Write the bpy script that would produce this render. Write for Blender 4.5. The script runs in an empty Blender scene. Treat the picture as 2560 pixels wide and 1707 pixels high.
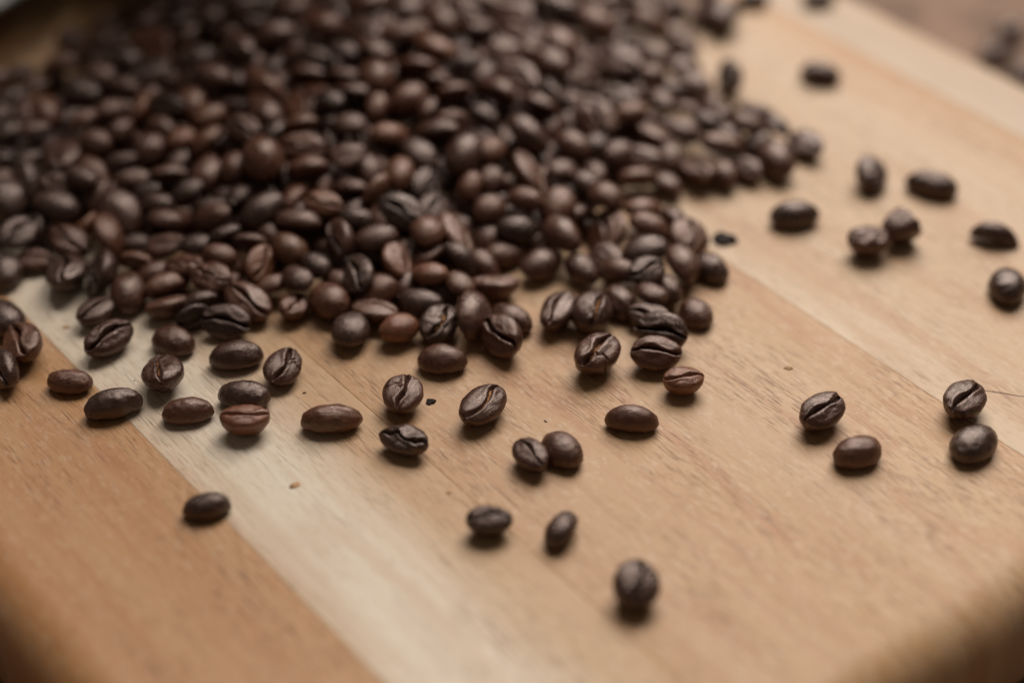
import bpy, math, random
import numpy as np
from mathutils import Quaternion, Vector, Matrix
scene = bpy.context.scene
COL = scene.collection
R = math.radians

# ------------------------------------------------------------------ camera
cam = bpy.data.cameras.new("camera")
camo = bpy.data.objects.new("camera", cam); COL.objects.link(camo)
camo.location = (0, 0, 0.228); camo.rotation_euler = (R(50), 0, 0)
cam.sensor_width = 36.0; cam.lens = 61.73
cam.clip_start = 0.01; cam.clip_end = 30
cam.dof.use_dof = True; cam.dof.focus_distance = 0.3375
cam.dof.aperture_fstop = 3.9; cam.dof.aperture_blades = 0
scene.camera = camo
# ------------------------------------------------------------------ light: one large window behind right, dim room
w = bpy.data.worlds.new("World"); scene.world = w; w.use_nodes = True
w.node_tree.nodes["Background"].inputs[0].default_value = (1.0, 0.86, 0.74, 1)
w.node_tree.nodes["Background"].inputs[1].default_value = 0.08
la = bpy.data.lights.new("window_light", 'AREA'); la.shape = 'RECTANGLE'; la.size = 1.25; la.size_y = 1.05
la.energy = 35; la.color = (1.0, 0.95, 0.91)
lo = bpy.data.objects.new("window_light", la); COL.objects.link(lo)
lo.location = (0.17, 1.16, 1.10)
lo.rotation_euler = (Vector((0.03, 0.28, 0)) - lo.location).to_track_quat('-Z', 'Y').to_euler()
scene.view_settings.view_transform = 'Standard'; scene.view_settings.look = 'None'
scene.view_settings.exposure = 0.0; scene.view_settings.gamma = 1.0
scene.render.engine = 'CYCLES'

# ------------------------------------------------------------------ node helpers
def new_mat(name):
    m = bpy.data.materials.new(name); m.use_nodes = True
    nt = m.node_tree; b = nt.nodes["Principled BSDF"]
    return m, nt, b
def N(nt, typ, **kw):
    n = nt.nodes.new(typ)
    for k, v in kw.items(): setattr(n, k, v)
    return n
def L(nt, a, b): nt.links.new(a, b)
def noise(nt, vec, scale, detail=3, rough=.5, dist=0):
    n = N(nt, 'ShaderNodeTexNoise'); n.inputs['Scale'].default_value = scale
    n.inputs['Detail'].default_value = detail; n.inputs['Roughness'].default_value = rough
    n.inputs['Distortion'].default_value = dist
    L(nt, vec, n.inputs['Vector']); return n.outputs[0]
def mapr(nt, v, a, b, c=0., d=1.):
    n = N(nt, 'ShaderNodeMapRange'); n.inputs[1].default_value = a; n.inputs[2].default_value = b
    n.inputs[3].default_value = c; n.inputs[4].default_value = d; L(nt, v, n.inputs[0]); return n.outputs[0]
def mix(nt, f, a, b, mode='MIX'):
    n = N(nt, 'ShaderNodeMix', data_type='RGBA', blend_type=mode)
    for s, v in ((0, f), (6, a), (7, b)):
        if hasattr(v, 'links'): L(nt, v, n.inputs[s])
        elif isinstance(v, (int, float)): n.inputs[s].default_value = v
        else: n.inputs[s].default_value = (*v, 1)
    return n.outputs[2]
def mapping(nt, vec, scale, loc=(0, 0, 0)):
    n = N(nt, 'ShaderNodeMapping'); n.inputs['Scale'].default_value = scale; n.inputs['Location'].default_value = loc
    L(nt, vec, n.inputs['Vector']); return n.outputs[0]
def math_(nt, op, a, b=None):
    n = N(nt, 'ShaderNodeMath', operation=op)
    for s, v in ((0, a), (1, b)):
        if v is None: continue
        if hasattr(v, 'links'): L(nt, v, n.inputs[s])
        else: n.inputs[s].default_value = v
    return n.outputs[0]

# ------------------------------------------------------------------ materials
def bean_material(name, col, rough=.42, island=False):
    m, nt, b = new_mat(name)
    tc = N(nt, 'ShaderNodeTexCoord'); oi = N(nt, 'ShaderNodeObjectInfo')
    off = N(nt, 'ShaderNodeVectorMath', operation='SCALE'); off.inputs[0].default_value = (37, 19, 53); L(nt, oi.outputs['Random'], off.inputs['Scale'])
    ad = N(nt, 'ShaderNodeVectorMath', operation='ADD'); L(nt, tc.outputs['Object'], ad.inputs[0]); L(nt, off.outputs[0], ad.inputs[1])
    v = ad.outputs[0]; rnd_ = oi.outputs['Random']
    if island:
        rnd_ = N(nt, 'ShaderNodeNewGeometry').outputs['Random Per Island']; v = mapping(nt, tc.outputs['Object'], (105, 105, 105))
    n1 = noise(nt, v, 4.5, 4, .6)
    n2 = noise(nt, mapping(nt, v, (9, 26, 26)), 1.0, 4, .65, .4)
    n3 = noise(nt, v, 90, 2, .6); n4 = noise(nt, mapping(nt, v, (16, 58, 58)), 1.0, 2, .5, .8)
    c = mix(nt, mapr(nt, n1, .3, .7), tuple(x*.72 for x in col), tuple(x*1.35 for x in col))
    c = mix(nt, mapr(nt, n2, .52, .75, 0, .55), c, tuple(min(1, x*1.9+.004) for x in col))
    vr = mapr(nt, rnd_, 0, 1, .72 if not island else .5, 1.28 if not island else 1.5)
    vm = N(nt, 'ShaderNodeVectorMath', operation='SCALE'); L(nt, c, vm.inputs[0]); L(nt, vr, vm.inputs['Scale'])
    L(nt, vm.outputs[0], b.inputs['Base Color'])
    L(nt, math_(nt, 'ADD', mapr(nt, n2, .3, .7, rough-.06, rough+.08), mapr(nt, n1, .38, .66, -.06, .12)), b.inputs['Roughness'])
    b.inputs['Specular IOR Level'].default_value = 1.0; b.inputs['Specular Tint'].default_value = (1.0, .78, .67, 1)
    h = math_(nt, 'ADD', math_(nt, 'MULTIPLY', n2, 1.0), math_(nt, 'MULTIPLY', math_(nt, 'ADD', n3, math_(nt, 'ABSOLUTE', math_(nt, 'SUBTRACT', n4, .5))), .36))
    bp = N(nt, 'ShaderNodeBump'); bp.inputs['Strength'].default_value = .6; bp.inputs['Distance'].default_value = .00019
    L(nt, h, bp.inputs['Height']); L(nt, bp.outputs[0], b.inputs['Normal'])
    return m
BM = {'d': bean_material("roast_blackish", (0.0330, 0.0145, 0.0092), 0.26),
      'g': bean_material("roast_cool", (0.0420, 0.0208, 0.0142), 0.25),
      'n': bean_material("roast_dark", (0.0590, 0.0228, 0.0130), 0.27),
      'w': bean_material("roast_brown", (0.0820, 0.0289, 0.0147), 0.29),
      'o': bean_material("roast_reddish", (0.1231, 0.0440, 0.0201), 0.31)}
M_HEAP = bean_material("roast_mixed", (0.0580, 0.0220, 0.0126), 0.29, True)
def plain(name, col, rough, nscale=0, namp=.3, spec=.5):
    m, nt, b = new_mat(name); b.inputs['Roughness'].default_value = rough; b.inputs['Specular IOR Level'].default_value = spec
    if nscale:
        tc = N(nt, 'ShaderNodeTexCoord'); n = noise(nt, tc.outputs['Object'], nscale, 5, .6)
        c = mix(nt, mapr(nt, n, .3, .7), tuple(x*(1-namp) for x in col), tuple(min(1, x*(1+namp)) for x in col))
        L(nt, c, b.inputs['Base Color'])
        bp = N(nt, 'ShaderNodeBump'); bp.inputs['Strength'].default_value = .3; bp.inputs['Distance'].default_value = .001
        L(nt, n, bp.inputs['Height']); L(nt, bp.outputs[0], b.inputs['Normal'])
    else: b.inputs['Base Color'].default_value = (*col, 1)
    return m
M_CHAFF = plain("chaff", (.30, .135, .05), .7, 12, .55, .2)
M_CHIP = plain("broken_roast", (.022, .013, .010), .75, 400, .5, .25)
M_FLAKE = plain("chaff_flake", (.50, .29, .14), .8, 300, .4, .2)
M_TABLE = plain("table_wood", (.20, .125, .085), .8, 90, .45, .25)
M_CER = plain("glazed_ceramic", (.48, .47, .43), .3)
M_TIN = plain("dark_tin", (.012, .009, .008), .5, 40, .2)
M_CRACK = plain("dark_split", (.05, .025, .012), .9)

def wood(name, cols, y0, y1, seed, pore=.6, fleck=.4, streak=(.40, .20, .085), streak_amt=.4, curl=0.):
    """cols: colours across the plank from y0 to y1 (heart and sap wood); board x runs along the grain"""
    m, nt, b = new_mat(name)
    tc = N(nt, 'ShaderNodeTexCoord'); v = tc.outputs['Object']
    sep = N(nt, 'ShaderNodeSeparateXYZ'); L(nt, v, sep.inputs[0])
    so = (seed*3.1, seed*7.7, seed*1.3)
    wob = noise(nt, mapping(nt, v, (9, 22, 1), so), 1, 3, .5)
    yy = math_(nt, 'ADD', sep.outputs['Y'], mapr(nt, wob, 0, 1, -.011, .011))
    cr = N(nt, 'ShaderNodeValToRGB'); els = cr.color_ramp.elements
    while len(els) < len(cols): els.new(.5)
    for i, c in enumerate(cols):
        els[i].position = i/(len(cols)-1); els[i].color = (*c, 1)
    L(nt, mapr(nt, yy, y0, y1), cr.inputs[0]); c = cr.outputs[0]
    # long streaks, ring figure
    s1 = noise(nt, mapping(nt, v, (7, 230, 1), so), 1, 4, .6, curl)
    c = mix(nt, mapr(nt, s1, .50, .72, 0, streak_amt), c, streak)
    s2 = noise(nt, mapping(nt, v, (14, 75, 1), so), 1, 3, .5, .6+curl)
    c = mix(nt, mapr(nt, s2, .52, .66, 0, streak_amt*.85), c, tuple(x*1.0 for x in (streak[0]*1.0, streak[1]*.86, streak[2]*.80)))
    s3 = noise(nt, mapping(nt, v, (18, 420, 1), so), 1, 3, .55, curl)
    c = mix(nt, mapr(nt, s3, .35, .65, .0, .30), c, mix(nt, .5, c, (.74, .60, .45)))
    # medullary flecks
    f = noise(nt, mapping(nt, v, (420, 900, 1), so), 1, 4, .65, .2)
    c = mix(nt, mapr(nt, f, .53, .64, 0, fleck), c, (.66, .50, .35))
    f2 = noise(nt, mapping(nt, v, (300, 760, 1), (so[1], so[0], 4)), 1, 4, .65, .2)
    c = mix(nt, mapr(nt, f2, .55, .68, 0, fleck*.8), c, streak)
    # pores: short dark dashes along the grain
    p = noise(nt, mapping(nt, v, (260, 4200, 1), so), 1, 2, .5)
    pm = noise(nt, mapping(nt, v, (28, 90, 1), so), 1, 2, .5)
    pf = math_(nt, 'MULTIPLY', mapr(nt, p, .56, .66, 0, 1), mapr(nt, pm, .36, .62, .12, 1))
    c = mix(nt, math_(nt, 'MULTIPLY', pf, pore), c, (.17, .072, .028))
    # faint scuffs
    sc = noise(nt, mapping(nt, v, (900, 60, 1), (so[2], so[0], 9)), 1, 2, .5, 2.5)
    c = mix(nt, mapr(nt, sc, .68, .76, 0, .35), c, (.72, .58, .44))
    c = mix(nt, 1.0, c, (.86, .80, .73), 'MULTIPLY')
    L(nt, c, b.inputs['Base Color'])
    L(nt, mapr(nt, s3, .3, .7, .50, .62), b.inputs['Roughness'])
    b.inputs['Specular IOR Level'].default_value = .42
    h = math_(nt, 'SUBTRACT', math_(nt, 'MULTIPLY', s3, .35), math_(nt, 'MULTIPLY', pf, .8))
    bp = N(nt, 'ShaderNodeBump'); bp.inputs['Strength'].default_value = .35; bp.inputs['Distance'].default_value = .00012
    L(nt, h, bp.inputs['Height']); L(nt, bp.outputs[0], b.inputs['Normal'])
    return m

# ------------------------------------------------------------------ mesh helpers
def mesh(name, V, F, m, smooth=True):
    me = bpy.data.meshes.new(name); me.from_pydata([tuple(map(float, v)) for v in V], [], F); me.update()
    if smooth: me.polygons.foreach_set('use_smooth', [True]*len(me.polygons))
    me.materials.append(m); return me
def link(name, data, parent=None, **props):
    o = bpy.data.objects.new(name, data); COL.objects.link(o)
    if parent: o.parent = parent
    for k, v in props.items(): o[k] = v
    return o
def lathe(prof, n=48):
    V = []; F = []
    for (r, z) in prof:
        for i in range(n): V.append((r*math.cos(2*math.pi*i/n), r*math.sin(2*math.pi*i/n), z))
    for j in range(len(prof)-1):
        for i in range(n):
            k = (i+1) % n; F.append((j*n+i, j*n+k, (j+1)*n+k, (j+1)*n+i))
    return V, F

# ------------------------------------------------------------------ setting: table and board
def plane(name, z, s, m, cy):
    me = mesh(name, [(-s, cy-s, z), (s, cy-s, z), (s, cy+s, z), (-s, cy+s, z)], [(0, 1, 2, 3)], m, False)
    return link(name, me)
t = plane("table", -0.026, 1.6, M_TABLE, .4); t['kind'] = 'structure'
BT = 0.022
board = link("wooden_board", None, label="pale edge-glued wooden board with rounded ends that carries the coffee beans", category="board")
GA = 129.7316
board.rotation_euler = (0, 0, R(GA))
def xnear(a):
    """near end of the board (along the grain, m) at distance a (m) across"""
    x = .098 - .10*(a-.19)*1.0*(1 if a < .19 else 0) - .03*(a-.19)*(1 if a > .19 else 0)
    for a0, rr, sg in ((.0590, .050, 1), (.338, .125, -1)):
        d = (a-a0)*sg
        if d < rr:
            q = 1 - max(d, 0)/rr
            x += rr*(1-math.sqrt(max(0, 1-q*q)))
    return x
XF = .62
def plank(a0, a1, m, edge0=False, edge1=False):
    rnd = .0095; gap = .000001
    fr = [0, .0003, .0009, .0020, .0035, .0055, .0078, .0098]
    As = []
    if edge0: As += [(a0+f, f) for f in fr]
    else: As += [(a0+gap, None, .000004), (a0+.00028, None)]
    n = max(3, int((a1-a0)/.004)); lo_ = a0+(.0105 if edge0 else .0008); hi_ = a1-(.0105 if edge1 else .0008)
    As += [(lo_+(hi_-lo_)*i/n, None) for i in range(n+1)]
    if edge1: As += [(a1-f, f) for f in reversed(fr)]
    else: As += [(a1-.00028, None), (a1-gap, None, .000004)]
    xs_off = fr + [.011, .016, .03, .06, .11, .18, .28]
    def drop(d): return 0 if d >= rnd else rnd-math.sqrt(max(0, rnd*rnd-(rnd-d)**2))
    V = []; F = []; nx = len(xs_off)+1
    for A in As:
        a = A[0]; dd = A[1]; ex = A[2] if len(A) > 2 else 0
        x0 = xnear(a)
        for k in range(nx):
            x = x0+xs_off[k] if k < nx-1 else XF
            z = -ex
            d1 = xs_off[k] if k < nx-1 else 1
            z -= max(drop(d1), drop(dd) if dd is not None else 0)
            V.append((x, -a, z))
    na = len(As)
    for i in range(na-1):
        for k in range(nx-1):
            F.append((i*nx+k, (i+1)*nx+k, (i+1)*nx+k+1, i*nx+k+1)[::-1])
    # sides down to the underside
    ring = [i*nx for i in range(na)] + [(na-1)*nx+k for k in range(1, nx)] + [i*nx+nx-1 for i in range(na-2, -1, -1)] + [k for k in range(nx-2, 0, -1)]
    b0 = len(V)
    for r_ in ring: V.append((V[r_][0], V[r_][1], -BT))
    q = len(ring)
    for i in range(q):
        j = (i+1) % q
        F.append((ring[i], ring[j], b0+j, b0+i))
    F.append(tuple(range(b0, b0+q)))
    me = mesh("plank", V, F, m, False)
    ntop = (na-1)*(nx-1)
    me.polygons.foreach_set('use_smooth', [i < ntop for i in range(len(me.polygons))])
    return link("plank", me, board)
TAN = (.54, .325, .155); ORG = (.49, .255, .10)
SEAMS = [.0590, .102, .1395, .226, .3133, .338]
PCOL = [([(.45, .215, .075), ORG, (.50, .26, .10)], dict(pore=.85, fleck=.30, streak=(.40, .17, .055), streak_amt=.55)),
        ([(.74, .64, .51), (.80, .73, .62), (.76, .66, .53), (.60, .42, .25), (.54, .335, .175)], dict(pore=.6, fleck=.3, streak=(.48, .28, .13), streak_amt=.4)),
        ([(.50, .285, .13), (.55, .345, .185), TAN, (.55, .36, .20), (.57, .38, .215), (.53, .325, .165)], dict(pore=.8, fleck=.5, streak=(.44, .22, .09), streak_amt=.6, curl=.9)),
        ([(.66, .53, .38), (.59, .435, .285), (.56, .40, .25), (.54, .375, .235), (.55, .39, .25), (.58, .435, .30), (.56, .40, .265), (.50, .30, .15)], dict(pore=.6, fleck=.5, streak=(.45, .25, .11), streak_amt=.5)),
        ([(.56, .46, .35), (.50, .39, .29), (.55, .42, .30)], dict(pore=.3, fleck=.25, streak=(.46, .32, .20), streak_amt=.35))]
for i, (cs, kw) in enumerate(PCOL):
    a0, a1 = SEAMS[i], SEAMS[i+1]
    m = wood("board_wood_%d" % i, cs, -a0, -a1, i*2.37+1.1, **kw)
    pk = plank(a0, a1, m, i == 0, i == len(PCOL)-1)
    if i == 3: pk4 = pk
# hairline split in the fourth plank, running out to the right of the frame
def split_line(parent, pts, wd):
    V = []; F = []
    for i, (x, y) in enumerate(pts):
        s = wd*(.35+.65*math.sin(math.pi*min(1, .08+i/(len(pts)-1))))
        V += [(x-s*.3, y-s, .00006), (x+s*.3, y+s, .00006), (x, y, .00012)]
    for i in range(len(pts)-1):
        a = i*3; b = a+3
        F += [(a, b, b+2, a+2), (a+2, b+2, b+1, a+1)]
    return link("split", mesh("split", V, F, M_CRACK, False), parent)
rnd = random.Random(3)
split_line(pk4, [(.1405-.0105*i/14+rnd.uniform(-.0001, .0001), -(.2338+.0075*i/14)+rnd.uniform(-.00006, .00006)) for i in range(15)], .00010)

# ------------------------------------------------------------------ bean builder (unit length, scaled per bean)
def waves(rs, n, fx, fy):
    K = rs.normal(0, 1, (n, 3))*np.array([fx, fy, fy]); ph = rs.uniform(0, 6.28, n)
    def f(P): return np.sin(P@K.T+ph).sum(1)/math.sqrt(n)
    return f
def bean_geo(seed, wr=.7, hr=.50, gd=1., sc=1., off=0., wrk=1., gnarl=0., pea=0, crack=0, notch=0, half=0., nr=60, nt=29, nd=20, shell=0, wedge=0, **kw):
    rs = np.random.RandomState(seed); a = .5; b = wr/2
    c = hr*(.74 if not pea else .62); ct = hr*(.26 if not pea else .38)
    egg = rs.uniform(-.10, .10); nexp = rs.uniform(1.82, 2.1); ph = rs.uniform(0, 6.28)
    tt = np.linspace(0, math.pi, nr+2)[1:-1]
    xs = -a*np.cos(tt)
    if crack: xs = np.sort(np.concatenate([xs, .12*(-1)**seed+np.linspace(-.05, .05, 12)+.001]))
    n = len(xs); prof = np.sqrt(np.maximum(1e-4, 1-np.abs(xs/a)**nexp))
    u = np.linspace(-1, 1, nt); S0 = np.sign(u)*np.abs(u)**1.75
    phd = np.linspace(0, -math.pi, nd+2)[1:-1]
    jit = sum(rs.normal(0, 1)*np.sin(xs*k+rs.uniform(0, 6.28))/k for k in (9, 15, 23, 37))*(.42 if gnarl or sc > 1.2 else .16)
    yc = off + sc*.16*np.sin(3.0*xs/a*.8+ph) + jit*(1+gnarl)
    V = np.zeros((n, nt+nd, 3)); top = np.zeros((n, nt+nd)); gro = np.zeros((n, nt+nd))
    gw = .024*(1+.35*np.sin(xs*11+ph))*(1+.5*(gd-1))
    env = np.clip((1-np.abs(xs/a)**5)*1.25, 0, 1)
    if notch: env = np.where(xs > 0, np.clip((1-np.abs(xs/a)**14)*1.6, 0, 1), env)
    for i in range(n):
        S = S0 + yc[i]*(1-S0**2)
        bb = b*prof[i]*(1+egg*xs[i]/a)
        y = bb*S; z = ct*prof[i]**.75*np.maximum(0, 1-np.abs(S)**2.4)**.58
        dy = np.abs(y-bb*yc[i])
        z += .018*np.exp(-((dy-2.6*gw[i])/(2.0*gw[i]))**2)*env[i]*min(gd, 1.2)
        g = .105*gd*env[i]*np.exp(-(dy/gw[i])**1.7)
        if shell: z = -c*.85*prof[i]*np.maximum(0, 1-np.abs(S)**2.2)**.6
        else: z = z-g*(1+.0*z)
        V[i, :nt] = np.stack([np.full(nt, xs[i]), y, z], 1); gro[i, :nt] = g
        top[i, :nt] = 1
        # dome from +y round the underside to -y
        V[i, nt:] = np.stack([np.full(nd, xs[i]), bb*np.sign(np.cos(phd))*np.abs(np.cos(phd)), c*prof[i]*np.sin(phd)], 1)
    P = V.reshape(-1, 3); tp = top.reshape(-1)
    # whole-body irregularity
    D = P-np.array([0, 0, -.12*hr])-np.stack([P[:, 0]*.7, 0*tp, 0*tp], 1); D /= np.linalg.norm(D, axis=1)[:, None]+1e-9
    lo1 = waves(rs, 7, 4.5, 5.5)(P); mid = waves(rs, 12, 9, 17)(P); fine = waves(rs, 16, 16, 34)(P)
    rid = np.abs(waves(rs, 9, 7, 20)(P))
    d = .0075*lo1 + .0042*wrk*mid + .0030*wrk*fine - .0055*max(0, wrk-1)*np.maximum(0, .5-rid)*2
    if gnarl: d = d + gnarl*(.020*np.maximum(-1.2, -np.abs(waves(rs, 8, 9, 13)(P))) + .008*mid)*(.12+.88*tp)
    P = P + D*d[:, None]
    if crack:
        xc = .12*(-1)**seed; sg = -1 if crack == 1 else 1
        path = xc+.05*np.sin(P[:, 1]*22+ph)+.02*np.sin(P[:, 1]*61)
        m_ = (np.sign(P[:, 1]-.02*sg) == sg) & (P[:, 2] > -c*.75)
        P = P - D*((.050*np.exp(-((P[:, 0]-path)/.013)**2))*m_)[:, None]
    # gentle bend
    P[:, 2] += rs.uniform(-.10, .02)*(P[:, 0]**2)*(1 if not shell else 0)
    if shell: P[:, 2] += .42*P[:, 0]**2+.10*P[:, 0]
    if half:
        cut = half*.5-.5+.5*half; cut = .5-half
        e = .05*waves(rs, 8, 14, 14)(P*np.array([0, 1, 1]))+.03*waves(rs, 8, 30, 30)(P*np.array([0, 1, 1]))
        lim = cut+e*.6; over = P[:, 0] > lim
        P[over, 0] = lim[over] - (.12*half)*np.clip((P[over, 0]-lim[over])/half, 0, 1)
    if wedge:
        lim = -.04+.55*P[:, 0]; over = P[:, 1] > lim
        P[over, 1] = lim[over]+.02*np.sin(P[over, 0]*30)
    nc = nt+nd; F = []
    for i in range(n-1):
        for j in range(nc):
            k = (j+1) % nc
            F.append((i*nc+j, i*nc+k, (i+1)*nc+k, (i+1)*nc+j)[::-1])
    s = len(P)
    e0 = P[:nc].mean(0)+np.array([-.004, 0, 0]); e1 = P[(n-1)*nc:n*nc].mean(0)+np.array([.004 if not half else 0, 0, 0])
    P = np.vstack([P, e0, e1])
    for j in range(nc):
        k = (j+1) % nc
        F.append((s, j, k)[::-1]); F.append((s+1, (n-1)*nc+k, (n-1)*nc+j)[::-1])
    info = dict(xs=xs, yc=yc*b*prof, gw=gw, env=env, P=P, nc=nc, nt=nt)
    return P, F, info
def chaff_geo(seed, info, gd):
    rs = np.random.RandomState(seed+77); xs = info['xs']; n = len(xs); P = info['P']; nc = info['nc']; nt = info['nt']
    V = []; F = []; lo_ = rs.uniform(-.36, -.2); hi_ = rs.uniform(.1, .36); mid = nt//2
    idx = [i for i in range(n) if lo_ < xs[i] < hi_]
    for q, i in enumerate(idx):
        base = P[i*nc+mid]; wl = P[i*nc+mid-5]; wr_ = P[i*nc+mid+5]
        lift = (.30+.28*rs.rand()); e = math.sin(math.pi*(q+.5)/len(idx))**.5
        l = base+(wl-base)*(.25+.5*rs.rand()*e); r = base+(wr_-base)*(.2+.35*rs.rand()*e)
        m_ = base+np.array([0, rs.normal(0, .006), .085*gd*lift*e])
        V += [l, m_, r, base-np.array([0, 0, .004])]
    for q in range(len(idx)-1):
        a = q*4; b = a+4
        F += [(a, b, b+1, a+1), (a+1, b+1, b+2, a+2), (a+2, b+2, b+3, a+3), (a+3, b+3, b, a)]
    return V, F
SHARED = {}
NV = 7
CNT = [0]
def bean_data(col, o, L_):
    """mesh (and chaff mesh) for one bean: plain ones share a few bodies, special ones get their own"""
    special = any(k in o for k in ('gnarl', 'pea', 'crack', 'notch', 'half', 'off', 'sc', 'chaff', 'wrk')) or o.get('own')
    CNT[0] += 1
    if special: key = ('own', CNT[0])
    else: key = (col, round(o.get('wr', .7)/.06), round(o.get('hr', .52)/.08), round(o.get('gd', 1)/.3), CNT[0] % 3)
    if key not in SHARED:
        q = {k: v for k, v in o.items() if k not in ('chaff', 'gl', 'own')}
        P, F, info = bean_geo(CNT[0]*13+5, **q)
        me = mesh("coffee_bean", P, F, BM[col])
        ch = None
        if o.get('chaff'):
            cv, cf = chaff_geo(CNT[0], info, o.get('gd', 1)); ch = mesh("chaff", cv, cf, M_CHAFF)
        zz = P
        SHARED[key] = (me, ch, zz)
    return SHARED[key]
def parse(row):
    p, q, l, c, o, lab = row.split('|')
    p = [float(v)/1000 for v in p.split(',')]; q = [float(v) for v in q.split(',')]
    od = {}
    for kv in o.split():
        k, v = kv.split('='); od[k] = float(v)
    for k in ('pea', 'crack', 'notch'):
        if k in od: od[k] = int(od[k])
    return p, Quaternion(q), float(l)/1000, c, od, lab
def place(row, group, rest):
    p, q, l, c, od, lab = parse(row)
    if rest: od['own'] = 1; od.setdefault('wrk', 1.5)
    me, ch, P = bean_data(c, od, l)
    o = link("coffee_bean", me, label=lab, category="coffee bean", group=group)
    Rm = np.array(q.to_matrix()); zmin = (P@Rm.T)[:, 2].min()*l
    z = p[2]
    if rest or z+zmin < .00005: z = -zmin-.00003
    o.location = (p[0], p[1], z); o.rotation_mode = 'QUATERNION'; o.rotation_quaternion = q; o.scale = (l, l, l)
    if ch: link("chaff", ch, o)
    return o

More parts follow.
